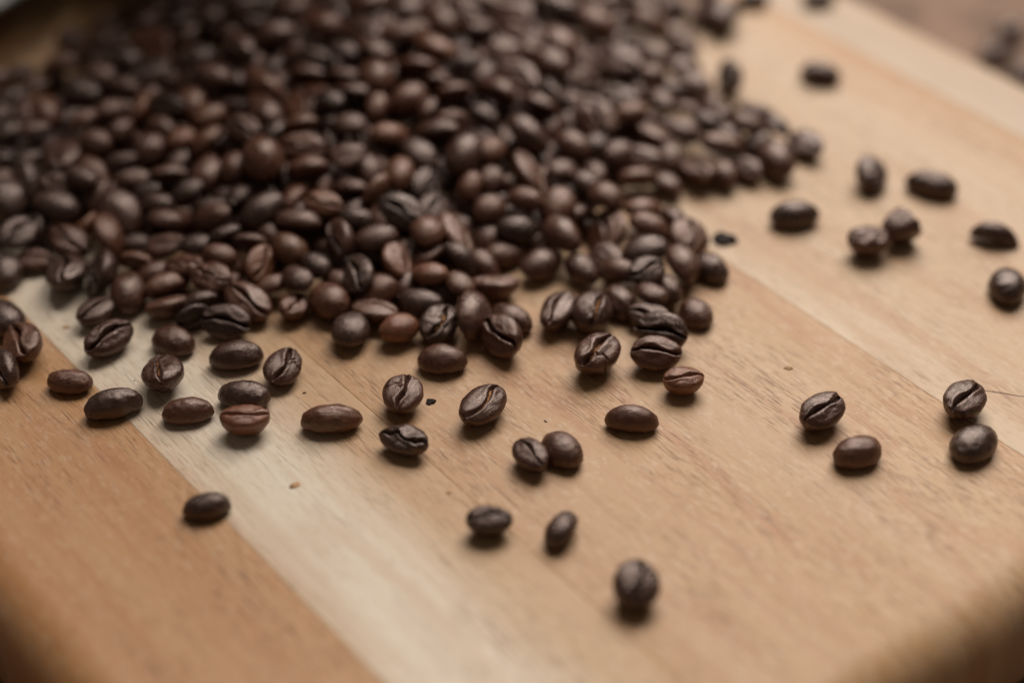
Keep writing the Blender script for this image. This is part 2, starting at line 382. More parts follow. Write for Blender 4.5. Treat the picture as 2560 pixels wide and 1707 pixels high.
LOOSE = [
'-86.28,257.45,2.20|0.000,0.998,-0.068,-0.000|9.10|w|wr=0.64 hr=0.46|small warm brown domed bean on the orange plank, left of a long glossy bean',
"-76.51,250.42,2.20|0.000,0.988,0.157,0.000|11.23|g|wr=0.56 wrk=2 gl=1 hr=0.46|longest bean, glossy blackish dome with wrinkled end, on the orange plank's seam",
'-68.16,258.31,2.20|0.745,-0.026,-0.094,-0.660|10.25|n|chaff=1 wr=0.83 hr=0.55|bean standing crease up with a bright orange streak of chaff in its crease',
'-62.04,248.76,2.20|0.017,0.998,0.066,0.001|9.87|w|wr=0.58 wrk=1.6 hr=0.46|brown domed bean with a tiny tip on top, right of the longest glossy bean',
'-51.68,252.95,2.20|0.000,0.999,-0.040,-0.000|10.44|g|wr=0.64 hr=0.46|dark domed bean directly behind the reddish crease-up bean touching it',
'-50.48,245.05,2.20|0.998,-0.052,-0.001,0.026|9.58|o|wr=0.7 hr=0.55 off=-0.18 gd=1.2|reddish-brown half-round bean crease up, in front of a dark domed bean',
'-44.80,260.45,2.20|0.813,0.115,0.017,0.570|9.51|n|wr=0.76 crack=1 gd=1.2 hr=0.46|crease-up bean with a split across its near end, right of a plump dome',
'-54.67,264.87,2.20|0.000,0.996,0.095,0.000|10.73|n|wr=0.66 wrk=1.2 hr=0.46|plump brown domed bean just in front of the heap, above a touching pair',
"-67.83,269.61,2.20|0.000,0.966,-0.259,-0.000|9.51|w|wr=0.77 hr=0.48|round reddish-brown domed bean beside the heap's front edge, left of a plump long dome",
'-80.27,268.70,2.20|0.893,0.223,0.095,0.379|11.47|n|wr=0.6 gd=1.3 sc=1.5 hr=0.46|long slanting bean with an S-shaped split crease, in front of another slanting bean',
"-84.73,277.98,2.20|0.913,0.096,0.041,0.394|9.23|n|wr=0.64 hr=0.46|slanting creased bean touching the heap's left front edge, on pale wood",
'-97.62,267.12,2.20|0.843,0.136,-0.143,-0.500|11.65|w|wr=0.72 gd=1.3 hr=0.46|bean at left frame edge with a wide dark crease slanting down right',
'-103.10,276.09,2.20|0.000,0.891,-0.454,-0.000|11.29|d|hr=0.46|dark domed bean cut by the left frame edge, behind the wide-creased bean',
'-99.78,259.14,2.20|0.742,0.428,-0.258,-0.447|10.03|d|gd=1.5 hr=0.46|open-creased dark bean cut by the left frame edge, lowest of the three there',
'-21.01,251.90,2.20|0.744,0.066,-0.035,0.664|9.20|n|wr=0.87 hr=0.55 gd=1.3 sc=1.3 crack=2|round crease-up bean with a jagged crease, next to a tiny dark chip',
'-5.34,248.96,2.20|0.896,0.094,0.045,0.431|11.23|n|wr=0.66 chaff=1 sc=1.6 gd=0.8 hr=0.46|large slanting bean crease up with a thin tan line of chaff, in sharp focus',
'-20.29,239.60,2.20|0.977,0.120,-0.021,-0.172|9.93|d|wr=0.62 gnarl=1 gd=1.2 hr=0.46|gnarled dark bean with a crumpled face, in front of the round jagged-creased bean',
'3.36,235.53,2.20|0.885,0.093,-0.048,-0.454|8.45|n|wr=0.7 hr=0.55 gd=0.9|smaller crease-up bean leaning against a bigger smooth dome',
'9.38,237.81,2.20|0.000,0.896,-0.443,-0.000|9.37|n|wr=0.78 hr=0.51|smooth plump dome touching a smaller crease-up bean in front of it',
'-4.06,218.56,2.20|0.996,0.087,0.000,0.000|8.46|d|wr=0.66 hr=0.57 gd=1.1|dark bean crease up with a level crease, blurred, left of a small upright dome',
'8.93,217.48,2.20|0.223,0.834,0.488,0.131|8.72|d|wr=0.64 hr=0.46|small dark bean tilted up to the right, blurred, right of a level crease',
'21.31,202.80,2.20|0.725,0.109,-0.041,0.678|9.16|d|wr=0.89 hr=0.64 gd=1.4|nearest bean, blurred dark block-like shape with a notch on top',
'-55.06,223.46,2.20|0.000,0.995,0.099,0.000|8.83|d|wr=0.62 hr=0.46|lone dark dome on the seam between the orange and white planks',
'-34.26,246.18,2.20|0.017,0.999,0.039,0.001|11.97|o|wr=0.5 wrk=1.6 hr=0.42|long slim reddish-brown domed bean with a notched left tip',
'22.85,246.31,2.20|0.000,0.999,-0.052,-0.000|10.41|w|wr=0.56 hr=0.46 wrk=0.8|shiny reddish-brown oval dome lying alone in sharp focus, right of centre',
"-13.77,263.61,2.20|0.000,0.999,-0.040,-0.000|10.08|n|wr=0.7 wrk=1.4 hr=0.5|finely wrinkled dome in front of a creased bean at the heap's edge",
'-2.51,268.25,2.20|0.826,0.368,-0.174,-0.390|10.52|w|wr=0.82 hr=0.57 off=0.25 gd=1.2|crease-sided bean whose lit upper lip overhangs a broad dark lower lobe',
'-0.18,276.56,2.20|0.083,0.946,-0.311,-0.027|9.87|n|wr=0.64 hr=0.46|bean with a pale sheen just behind the overhanging-lipped bean',
'9.36,277.50,2.20|0.825,-0.058,-0.039,0.561|11.36|n|wr=0.64 gd=0.9 hr=0.46|upright oval bean with a straight crease, left of a curled round bean',
'16.22,276.23,2.20|0.803,0.115,0.019,0.584|10.27|n|wr=0.85 hr=0.69 pea=1 chaff=1 gd=1.4 off=-0.3|curled round bean with orange chaff in its rolled crease',
'22.07,281.79,2.20|0.000,0.826,-0.564,-0.000|9.81|n|wr=0.7 hr=0.52|big smooth dome slanting down right, just behind the curled round bean',
'16.72,263.09,2.20|0.902,0.078,-0.002,0.425|10.74|n|wr=0.76 hr=0.59 chaff=1 crack=1 gd=1.7 notch=1|cracked bean with a gaping tan crease and a dark split down its front',
'28.44,263.54,2.20|0.966,0.259,-0.007,-0.026|10.16|w|wr=0.72 hr=0.55 gd=1.3|bean with a level dark open crease, between the cracked bean and a smaller creased one',
'33.26,256.45,2.20|0.999,0.017,0.001,0.040|8.08|o|wr=0.78 hr=0.61 gd=1.6 off=-0.2|half-round bean with a deep straight slot, nearest of the creased cluster at right',
'29.69,270.12,3.57|0.883,0.431,-0.081,-0.167|11.22|d|wr=0.72 gd=1.3 hr=0.46|large dark bean on edge with an open crease, behind the level-creased bean',
'27.91,276.11,2.60|0.967,0.214,-0.029,-0.133|9.16|n|wr=0.68 gd=1.3 hr=0.46|bean with a thin bright lip, farthest of the stacked creased trio at right',
"41.87,293.47,2.20|0.000,0.906,-0.424,-0.000|9.01|g|wr=0.76 hr=0.53|cool dark dome at heap's right tip against the pale plank seam",
'37.54,278.69,2.20|0.000,0.837,-0.547,-0.000|8.69|n|wr=0.76 hr=0.48|round brown dome right of the stacked creased trio',
'61.89,312.14,2.20|0.000,0.998,0.060,0.000|11.25|g|wr=0.62 hr=0.46|lone oval dome on the pale plank, left of the broken pieces',
'103.02,286.99,2.20|0.000,0.771,0.636,0.000|10.36|d|wr=0.78 hr=0.48|round dark dome seen end on, below the black shell fragment',
'58.86,246.93,2.20|0.932,0.091,0.006,0.351|10.37|n|wr=0.7 hr=0.53 gd=1.2 sc=0.7 notch=1|crease-up bean with a notched right end, left of the crack in the wood',
"86.69,250.38,2.20|0.897,0.031,0.015,0.440|10.51|n|wr=0.74 hr=0.48 gd=1.5|creased bean with a dark open slit, at the tip of the wood's crack",
"86.46,239.56,2.20|0.000,0.943,0.331,0.000|10.83|g|wr=0.72 hr=0.46|smooth dark dome just in front of the bean at the crack's tip",
'64.35,237.20,2.20|0.000,0.980,0.199,0.000|9.61|w|wr=0.72 hr=0.53|warm brown dome in front of the notched crease-up bean',
'75.43,371.15,2.20|0.000,0.991,-0.134,-0.000|10.13|d|wr=0.64 hr=0.46|lone blurred dark dome on the far pale plank',
'52.13,366.76,2.20|0.644,0.451,-0.355,-0.506|10.25|g|wr=0.78 gd=1.4 hr=0.46|small greyish bean standing on end beside the heap, far right side',
'81.00,326.39,2.20|0.737,0.254,0.095,0.619|9.57|d|wr=0.82 hr=0.55 gd=1.3 gnarl=0.8|small rough-topped bean left of a long smooth dome',
'94.04,323.92,2.20|0.000,0.983,-0.181,-0.000|11.89|d|wr=0.54 hr=0.42|long smooth dark dome, rightmost of loose beans on the far plank',
'62.95,408.91,2.20|0.000,0.996,0.090,0.000|8.89|d|hr=0.46|dark bean cut by the top frame edge nearest the heap',
'80.18,409.30,2.20|0.000,0.996,0.091,0.000|8.95|d|hr=0.46|dark bean cut by the top frame edge, right of another one',
"-93.15,289.86,2.20|0.749,-0.017,-0.124,-0.651|12.80|g|wr=0.7 gd=1.3 hr=0.46|upright bean with a straight dark crease, first in front of the heap's left end",
'-106.24,292.36,2.20|0.000,0.750,-0.662,-0.000|10.41|g|wr=0.68 hr=0.46|cool dark dome at the left frame edge beside the heap',
]
HEAP = [
"-85.87,288.86,5.10|0.674,0.360,-0.329,-0.555|12.06|d|gd=1.4 hr=0.44 wr=0.75|rightmost of two upright blackish creased beans at heap's front edge, far left",
"-100.80,295.57,2.84|0.989,0.140,0.041,-0.006|7.80|w|hr=0.38 wr=0.69|level brown creased bean at heap's front edge, far left",
"-104.41,299.35,7.01|0.854,0.223,0.061,0.466|9.05|g|hr=0.38 wr=0.78|right-rising cool grey-brown creased bean at heap's front edge, far left",
"-93.97,298.86,5.33|0.923,0.066,0.045,-0.377|11.30|w|gnarl=1 wr=0.7|right-sinking brown crumpled bean at heap's front edge, far left",
"-91.46,305.38,4.88|0.784,-0.409,-0.264,0.385|8.06|o|chaff=1 hr=0.45 wr=0.69|right-rising reddish-brown creased bean at heap's front edge, far left",
"-85.61,298.69,6.38|0.295,0.753,-0.456,-0.372|11.21|w|hr=0.38 wr=0.72|right-sinking brown edge-on bean at heap's front edge, far left",
"-84.27,306.72,6.14|-0.200,0.858,-0.458,-0.121|12.80|n|hr=0.39 wr=0.74|right-sinking dark brown domed bean at heap's front edge, far left",
"-73.39,297.97,4.91|0.993,0.091,-0.056,0.050|8.33|w|gd=0.7 hr=0.45 wr=0.76|level brown creased bean at heap's front edge, left",
"-80.15,300.48,3.12|0.060,0.998,0.007,0.003|7.80|d|hr=0.38 wr=0.71|level blackish domed bean at heap's front edge, left",
'-66.43,296.51,5.54|0.015,0.999,0.000,0.051|7.80|d|wr=0.79 hr=0.41|rightmost of two level blackish domed beans low on heap, left of middle',
"-68.30,289.78,5.73|0.979,0.036,-0.124,-0.157|9.08|w|gnarl=1 wr=0.66|level brown crumpled bean at heap's front edge, left",
"-61.91,284.99,6.33|0.961,0.181,-0.036,-0.205|9.54|w|gnarl=1 wr=0.75|right-sinking brown crumpled bean at heap's front edge, left",
'-60.78,291.47,6.54|-0.143,0.977,-0.128,-0.088|7.80|w|hr=0.44 wr=0.71|rightmost of two level brown domed beans low on heap, left of middle',
'-46.53,293.65,6.42|-0.113,0.920,-0.369,-0.072|8.79|o|wr=0.79 hr=0.52|right-sinking reddish-brown domed bean low on heap, left of middle',
'-54.82,294.80,7.24|0.508,0.854,0.072,-0.083|7.80|n|hr=0.39 wr=0.76|leftmost of two level dark brown edge-on beans low on heap, left of middle',
'-60.19,296.64,7.91|0.328,0.918,0.154,0.163|7.80|d|hr=0.41 wr=0.77|right-rising blackish edge-on bean low on heap, left of middle',
"-52.18,289.58,6.39|0.701,0.392,0.119,0.584|9.11|o|gd=1.2 hr=0.44 wr=0.73|right-rising reddish-brown creased bean at heap's front edge, left",
"-44.04,284.78,5.69|-0.108,0.920,-0.375,0.027|7.80|n|wr=0.79 hr=0.4|right-sinking dark brown domed bean at heap's front edge, middle",
"-40.62,289.09,5.72|-0.125,0.920,-0.372,0.008|7.80|d|hr=0.44 wr=0.73|right-sinking blackish domed bean at heap's front edge, middle",
"-49.63,285.31,3.60|0.094,0.961,0.256,0.056|7.80|w|hr=0.4 wr=0.69|right-rising brown domed bean at heap's front edge, left",
"-74.69,290.12,2.80|0.056,0.959,0.261,0.100|7.80|n|hr=0.44 wr=0.73|right-rising dark brown domed bean at heap's front edge, left",
"-79.25,293.88,2.76|0.586,0.805,-0.029,-0.084|8.10|w|hr=0.44 wr=0.75|level brown edge-on bean at heap's front edge, left",
"-79.13,283.54,2.84|0.068,0.740,-0.652,-0.150|11.02|n|hr=0.45 wr=0.7|upright dark brown domed bean at heap's front edge, far left",
"-70.72,280.11,2.59|0.940,-0.272,-0.056,0.196|9.24|w|gd=0.5 hr=0.46 wr=0.68|right-rising brown creased bean at heap's front edge, left",
"-63.66,280.19,3.37|0.392,0.904,0.126,0.115|7.80|g|hr=0.41 wr=0.73|level cool grey-brown edge-on bean at heap's front edge, left",
"-64.38,275.56,2.79|0.694,0.670,0.195,0.175|7.80|d|hr=0.41 wr=0.78|right-rising blackish edge-on bean at heap's front edge, left",
"-57.69,273.54,3.68|0.921,0.381,0.009,-0.078|10.41|d|gd=1.5 hr=0.39 wr=0.7|level blackish creased bean at heap's front edge, left",
"-54.07,279.90,3.69|0.927,0.186,0.059,-0.321|11.58|w|gd=1.1 hr=0.45 wr=0.66|right-sinking brown creased bean at heap's front edge, left",
"-44.32,279.91,2.56|0.832,0.067,0.141,0.532|8.47|w|gnarl=1 wr=0.71|right-rising brown crumpled bean at heap's front edge, middle",
"-37.29,280.41,3.11|-0.086,0.889,-0.445,0.064|9.84|w|wr=0.79 hr=0.52|right-sinking brown domed bean at heap's front edge, middle",
"-32.41,272.08,2.61|-0.030,0.782,0.622,-0.023|9.85|g|wr=0.8 hr=0.42|upright cool grey-brown domed bean at heap's front edge, middle",
"-31.99,285.55,6.86|0.756,0.282,-0.163,-0.568|10.80|g|gd=1.3 wrk=2 hr=0.4 wr=0.69|right-sinking cool grey-brown creased bean at heap's front edge, middle",
'-63.71,303.47,7.97|-0.085,0.973,-0.076,0.202|9.10|w|hr=0.42 wr=0.7|leftmost of two level brown domed beans low on heap, left of middle',
"-74.07,303.78,6.81|0.065,0.988,-0.139,-0.019|7.80|n|hr=0.41 wr=0.75|level dark brown domed bean at heap's front edge, left",
'-76.33,308.71,7.30|-0.151,0.986,-0.072,0.015|7.80|n|hr=0.44 wr=0.71|level dark brown domed bean low on heap, left of middle',
'-52.91,303.55,9.53|-0.149,0.914,0.375,0.051|10.93|d|hr=0.38 wr=0.65|right-rising blackish domed bean low on heap, left of middle',
'-45.37,300.08,8.61|0.286,0.955,-0.081,-0.008|10.54|n|hr=0.4 wr=0.65|rightmost of two level dark brown edge-on beans low on heap, left of middle',
'-40.23,304.35,10.99|0.962,0.232,-0.003,-0.145|8.88|o|chaff=1 gd=1.2 hr=0.45 wr=0.69|level reddish-brown creased bean low on heap, middle',
'-36.33,294.00,9.33|0.679,0.452,-0.204,-0.541|9.62|n|gd=1.3 hr=0.43 wr=0.75|right-sinking dark brown creased bean low on heap, middle',
'-23.57,302.40,10.13|0.915,0.332,0.068,-0.220|11.07|g|gd=1.2 hr=0.44 wr=0.69|right-sinking cool grey-brown creased bean low on heap, middle',
'-32.96,300.95,9.14|-0.012,0.990,-0.140,-0.028|7.80|g|hr=0.45 wr=0.71|level cool grey-brown domed bean low on heap, middle',
'-28.42,294.56,8.51|-0.062,0.991,0.114,0.040|9.54|n|hr=0.41 wr=0.71|level dark brown domed bean low on heap, middle',
'-17.71,296.75,8.78|-0.059,0.737,0.671,-0.056|9.51|w|wr=0.8 hr=0.42|upright brown domed bean low on heap, middle',
'-11.51,299.54,6.62|0.783,-0.237,0.258,-0.514|12.80|o|gd=1 hr=0.4 wr=0.64|right-sinking reddish-brown creased bean low on heap, right of middle',
'-23.22,289.90,6.65|0.749,-0.178,0.301,-0.563|9.78|o|wr=0.9 gd=1.4 hr=0.43|upright reddish-brown creased bean low on heap, middle',
"-16.84,284.93,6.58|-0.026,0.986,-0.135,0.094|8.10|o|hr=0.43 wr=0.71|level reddish-brown domed bean at heap's front edge, middle",
"-10.78,283.14,5.25|0.052,0.889,-0.443,-0.106|7.82|w|wr=0.79 hr=0.42|leftmost of two right-sinking brown domed beans at heap's front edge, right",
"-3.49,286.24,3.64|0.975,-0.215,0.019,0.048|10.08|w|gd=0.8 gnarl=0.5 wr=0.78|level brown creased bean at heap's front edge, right",
"-1.73,297.48,2.22|-0.081,0.984,0.145,-0.057|8.81|w|hr=0.4 wr=0.7|level brown domed bean at heap's front edge, right",
"6.28,293.54,2.85|-0.116,0.940,0.315,-0.068|10.61|n|hr=0.38 wr=0.67|right-rising dark brown domed bean at heap's front edge, right",
"14.55,291.89,2.56|-0.046,0.882,-0.469,-0.034|9.46|n|hr=0.44 wr=0.67|right-sinking dark brown domed bean at heap's front edge, right",
"19.87,295.78,2.70|0.866,0.220,-0.122,-0.431|9.28|n|gd=0.6 hr=0.43 wr=0.71|right-sinking dark brown creased bean at heap's right front corner",
"28.08,294.74,5.40|-0.113,0.981,0.143,0.066|9.87|g|hr=0.4 wr=0.71|level cool grey-brown domed bean at heap's right front corner",
"27.73,286.75,6.39|0.960,0.184,-0.007,0.211|8.06|g|pea=1 chaff=1 wr=0.85 gd=1.6 hr=0.44|right-rising cool grey-brown curled bean with a hole at heap's right front corner",
"20.04,303.84,3.80|0.697,0.310,-0.129,-0.633|10.67|w|gd=1.3 wr=0.95 hr=0.41|leftmost of two upright brown creased beans at heap's right front corner",
"10.63,299.14,6.42|-0.091,0.875,-0.476,-0.016|10.89|w|hr=0.41 wr=0.66|rightmost of two right-sinking brown domed beans at heap's front edge, right",
'9.91,308.00,7.31|-0.124,0.732,0.659,0.115|10.08|w|wr=0.79 hr=0.4|upright brown domed bean low on heap, right of middle',
'20.25,310.42,7.63|0.136,0.910,-0.375,-0.113|9.08|w|wr=0.84 hr=0.52|right-sinking brown domed bean low on heap, right of middle',
"28.43,310.81,4.41|0.089,0.966,0.217,-0.107|9.48|w|hr=0.4 wr=0.73|right-rising brown domed bean at heap's right front corner",
"29.17,302.83,5.55|0.060,0.973,-0.145,-0.171|9.41|w|hr=0.45 wr=0.7|level brown domed bean at heap's right front corner",
"0.91,301.58,5.91|-0.301,0.950,-0.076,-0.024|8.93|d|hr=0.43 wr=0.71|level blackish domed bean at heap's front edge, right",
'-4.88,306.34,7.75|-0.197,0.904,0.377,-0.035|7.80|w|wr=0.88 hr=0.45|leftmost of two right-rising brown domed beans low on heap, right of middle',
'2.94,307.87,9.20|-0.120,0.976,-0.179,0.018|8.14|w|hr=0.46 wr=0.69|level brown domed bean low on heap, right of middle',
"-27.81,277.45,3.95|0.992,-0.064,0.028,-0.104|9.79|w|gd=0.5 hr=0.41 wr=0.69|level brown creased bean at heap's front edge, middle",
"-18.55,279.94,3.48|-0.017,0.993,-0.118,0.018|9.50|g|hr=0.4 wr=0.65|level cool grey-brown domed bean at heap's front edge, middle",
"-22.84,272.16,2.56|-0.023,0.960,0.278,-0.022|8.66|o|wr=0.78 hr=0.55|right-rising reddish-brown domed bean at heap's front edge, middle",
"-14.64,273.40,2.80|0.837,0.181,0.029,0.516|10.14|d|gnarl=1 gd=1.3 chaff=1 wr=0.77|right-rising blackish crumpled bean at heap's front edge, right",
"-8.16,274.69,4.01|-0.374,0.666,0.557,-0.325|12.38|n|wr=0.75 hr=0.41|upright dark brown edge-on bean at heap's front edge, right",
"28.49,281.40,4.21|0.112,0.922,-0.371,-0.009|7.80|w|hr=0.39 wr=0.77|right-sinking brown domed bean at heap's right front corner",
"32.22,284.87,3.06|-0.021,0.850,-0.518,-0.092|7.93|n|hr=0.42 wr=0.67|right-sinking dark brown domed bean at heap's right front corner",
"35.70,291.85,4.16|0.115,0.750,-0.631,-0.162|10.85|w|hr=0.39 wr=0.71|upright brown domed bean at heap's right front corner",
"38.18,302.82,3.72|0.711,0.212,0.041,0.669|9.55|w|gd=1.3 wr=0.95 hr=0.44|rightmost of two upright brown creased beans at heap's right front corner",
"67.57,339.35,2.69|0.868,0.138,-0.104,-0.466|10.11|n|gd=0.8 hr=0.41 wr=0.7|right-sinking dark brown creased bean on heap's right spur",
"60.01,331.88,3.00|-0.081,0.796,-0.599,0.009|12.03|n|hr=0.44 wr=0.69|rightmost of three right-sinking dark brown domed beans on heap's right spur",
"61.43,344.41,4.12|0.151,0.827,-0.527,-0.123|7.85|d|hr=0.41 wr=0.77|rightmost of three right-sinking blackish domed beans on heap's right spur",
"54.42,341.79,6.39|-0.097,0.978,-0.160,-0.089|7.80|n|hr=0.43 wr=0.72|rightmost of two level dark brown domed beans on heap's right spur",
"52.89,329.25,2.94|0.858,0.201,-0.098,-0.462|8.59|n|gnarl=1 wr=0.68|right-sinking dark brown crumpled bean on heap's right spur",
"47.90,335.02,4.52|0.316,0.943,-0.038,-0.101|10.74|w|hr=0.44 wr=0.71|rightmost of two level brown edge-on beans on heap's right spur",
"41.86,328.67,3.11|0.772,-0.051,-0.084,-0.628|12.19|w|gd=0.8 hr=0.39 wr=0.71|upright brown creased bean on heap's right spur",
"47.95,326.81,3.04|0.032,0.774,-0.626,-0.092|8.31|w|hr=0.41 wr=0.75|rightmost of two upright brown domed beans on heap's right spur",
'43.95,363.94,3.31|0.025,0.866,-0.496,-0.067|10.27|n|hr=0.4 wr=0.73|right-sinking dark brown domed bean on upper heap, right of middle',
"41.15,346.80,6.58|0.391,0.897,-0.123,-0.167|7.80|w|hr=0.38 wr=0.65|level brown domed bean on heap's right spur",
"44.93,340.95,6.99|-0.114,0.907,-0.401,-0.057|8.14|d|hr=0.45 wr=0.67|leftmost of three right-sinking blackish domed beans on heap's right spur",
"49.90,340.49,4.14|0.056,0.953,-0.280,-0.099|8.62|d|hr=0.38 wr=0.65|second from left of three right-sinking blackish domed beans on heap's right spur",
"39.49,338.99,6.26|-0.159,0.973,-0.156,-0.067|8.47|n|hr=0.38 wr=0.77|leftmost of two level dark brown domed beans on heap's right spur",
'53.91,396.98,3.19|0.088,0.792,0.603,0.025|12.80|d|hr=0.43 wr=0.67|right-rising blackish domed bean at photo top, right',
'47.06,398.73,2.82|-0.110,0.947,0.175,-0.246|8.91|w|hr=0.43 wr=0.72|level brown domed bean at photo top, right',
'42.92,381.85,3.25|-0.046,0.909,-0.411,0.051|8.78|w|hr=0.46 wr=0.72|rightmost of three right-sinking brown domed beans at photo top, right',
'41.94,371.49,3.15|-0.086,0.901,0.399,-0.147|10.07|n|hr=0.43 wr=0.71|rightmost of two right-rising dark brown domed beans on upper heap, right of middle',
'4.28,317.99,9.56|0.786,-0.240,0.296,-0.487|12.80|w|gd=0.5 hr=0.4 wr=0.71|rightmost of two right-sinking brown creased beans halfway up heap, right of middle',
'11.10,320.63,7.94|-0.031,0.950,0.281,-0.133|7.80|w|wr=0.86 hr=0.39|rightmost of two right-rising brown domed beans halfway up heap, right of middle',
'18.48,322.72,6.11|0.129,0.792,-0.595,-0.048|7.80|n|hr=0.43 wr=0.67|rightmost of three right-sinking dark brown domed beans halfway up heap, right of middle',
'13.46,328.86,9.10|-0.048,0.910,-0.411,-0.039|9.79|w|hr=0.45 wr=0.75|right-sinking brown domed bean halfway up heap, right of middle',
'19.37,331.28,7.34|-0.126,0.966,0.151,-0.166|7.80|g|wr=0.88 hr=0.43|level cool grey-brown domed bean halfway up heap, right of middle',
'3.29,329.41,11.44|-0.006,0.921,-0.337,-0.193|11.95|n|wr=0.58 hr=0.42|leftmost of three right-sinking dark brown domed beans halfway up heap, right of middle',
'-4.87,323.96,10.54|-0.046,0.878,0.476,-0.013|8.34|o|wr=0.84 hr=0.52|right-rising reddish-brown domed bean halfway up heap, right of middle',
'-10.49,319.96,12.39|-0.078,0.798,0.598,0.003|12.56|n|hr=0.46 wr=0.68|leftmost of two right-rising dark brown domed beans halfway up heap, right of middle',
'-20.24,321.02,11.57|-0.038,0.891,-0.436,-0.118|10.52|g|hr=0.4 wr=0.72|right-sinking cool grey-brown domed bean halfway up heap, middle',
'-24.25,313.94,11.75|-0.067,0.727,0.681,0.060|9.84|o|wr=0.65 hr=0.4|upright reddish-brown domed bean halfway up heap, middle',
'-35.32,317.50,14.25|0.960,0.167,0.010,0.224|8.44|w|gd=0.7 hr=0.46 wr=0.77|right-rising brown creased bean halfway up heap, middle',
'-27.00,325.23,14.19|0.074,0.956,0.253,-0.132|9.58|o|hr=0.41 wr=0.71|right-rising reddish-brown domed bean halfway up heap, middle',
'-16.41,327.31,12.71|0.438,0.897,0.016,0.052|11.23|n|hr=0.44 wr=0.77|rightmost of two level dark brown edge-on beans halfway up heap, middle',
'-23.26,337.75,15.41|-0.128,0.908,0.399,-0.012|9.75|w|wr=0.79 hr=0.52|right-rising brown domed bean on upper heap, middle',
'-18.64,334.01,15.21|0.304,0.745,0.532,0.263|7.80|w|hr=0.39 wr=0.67|right-rising brown edge-on bean on upper heap, middle',
'-30.35,335.46,14.73|-0.059,0.758,0.644,0.090|8.57|w|hr=0.46 wr=0.64|upright brown domed bean on upper heap, middle',
'-35.62,327.09,15.58|-0.062,0.998,0.004,-0.028|7.80|n|wr=0.84 hr=0.42|level dark brown domed bean halfway up heap, middle',
'-31.11,343.93,17.04|0.042,0.803,-0.595,-0.012|11.16|w|wr=0.79 hr=0.52|right-sinking brown domed bean on upper heap, middle',
'-21.74,348.80,16.89|0.467,0.882,-0.030,-0.052|9.73|w|hr=0.43 wr=0.72|fourth from left of five level brown edge-on beans on upper heap, middle',
'-16.58,345.16,14.92|0.497,0.858,0.069,-0.106|7.80|w|hr=0.39 wr=0.69|rightmost of five level brown edge-on beans on upper heap, middle',
'-12.84,340.73,15.03|0.481,0.853,0.199,0.040|9.61|w|hr=0.39 wr=0.74|level brown edge-on bean on upper heap, right of middle',
'-3.50,343.35,13.77|0.459,0.837,-0.254,-0.152|10.63|w|hr=0.45 wr=0.65|leftmost of two right-sinking brown edge-on beans on upper heap, right of middle',
'1.15,351.96,13.09|0.902,0.240,-0.047,-0.356|12.69|w|gd=0.9 hr=0.41 wr=0.67|right-sinking brown creased bean on upper heap, right of middle',
'-10.66,353.51,15.72|-0.037,0.983,0.166,-0.064|7.80|g|hr=0.4 wr=0.66|level cool grey-brown domed bean on upper heap, right of middle',
'-1.81,360.18,14.97|0.971,0.225,0.075,-0.018|8.97|w|hr=0.46 wr=0.76|level brown creased bean on upper heap, right of middle',
'-6.62,350.67,13.48|-0.183,0.789,0.587,-0.006|9.31|n|hr=0.44 wr=0.69|leftmost of two right-rising dark brown domed beans on upper heap, right of middle',
'9.05,358.16,12.45|0.001,0.893,-0.449,-0.018|12.66|w|hr=0.38 wr=0.73|leftmost of two right-sinking brown domed beans on upper heap, right of middle',
'11.63,366.38,13.08|0.209,0.820,-0.491,-0.209|12.19|w|hr=0.43 wr=0.72|leftmost of three right-sinking brown domed beans at photo top, right',
'18.15,355.00,10.24|0.796,0.400,0.269,0.367|10.12|w|hr=0.38 wr=0.67|right-rising brown creased bean on upper heap, right of middle',
'25.63,365.39,9.57|0.900,0.109,-0.045,-0.419|12.80|n|gd=1.2 hr=0.4 wr=0.74|right-sinking dark brown creased bean on upper heap, right of middle',
'35.55,373.26,5.65|0.037,0.938,-0.303,-0.164|9.52|w|hr=0.4 wr=0.71|rightmost of two right-sinking brown domed beans on upper heap, right of middle',
'33.31,361.98,6.68|-0.072,0.873,0.478,-0.055|8.74|w|wr=0.84 hr=0.45|right-rising brown domed bean on upper heap, right of middle',
'24.61,349.23,9.24|0.953,0.099,-0.061,-0.281|10.10|d|gnarl=1 wr=0.72|right-sinking blackish crumpled bean on upper heap, right of middle',
'10.95,347.44,10.95|0.832,-0.311,0.297,-0.351|10.99|g|hr=0.43 wr=0.78|right-sinking cool grey-brown creased bean on upper heap, right of middle',
'6.05,340.70,11.83|0.382,0.897,-0.172,-0.143|9.77|w|hr=0.42 wr=0.76|rightmost of two right-sinking brown edge-on beans on upper heap, right of middle',
'18.93,340.33,9.40|0.843,0.202,0.090,-0.490|12.80|w|gnarl=1 gd=1.2 wr=0.77|right-sinking brown crumpled bean on upper heap, right of middle',
"27.42,342.64,8.88|0.001,0.974,0.226,0.018|9.12|o|hr=0.42 wr=0.65|right-rising reddish-brown domed bean on heap's right spur",
"32.69,338.83,6.33|0.912,-0.157,0.129,-0.357|10.21|w|hr=0.39 wr=0.71|right-sinking brown creased bean on heap's right spur",
"34.96,350.63,6.78|0.185,0.786,-0.585,-0.075|10.18|n|hr=0.38 wr=0.65|leftmost of three right-sinking dark brown domed beans on heap's right spur",
'23.83,328.60,7.32|-0.172,0.907,0.383,-0.039|7.96|n|hr=0.39 wr=0.76|rightmost of two right-rising dark brown domed beans halfway up heap, right of middle',
"29.12,330.84,4.65|0.965,0.225,-0.016,-0.130|9.36|n|hr=0.44 wr=0.66|level dark brown creased bean on heap's right spur",
"35.96,331.65,3.89|-0.142,0.730,0.669,0.010|9.24|w|hr=0.41 wr=0.75|leftmost of two upright brown domed beans on heap's right spur",
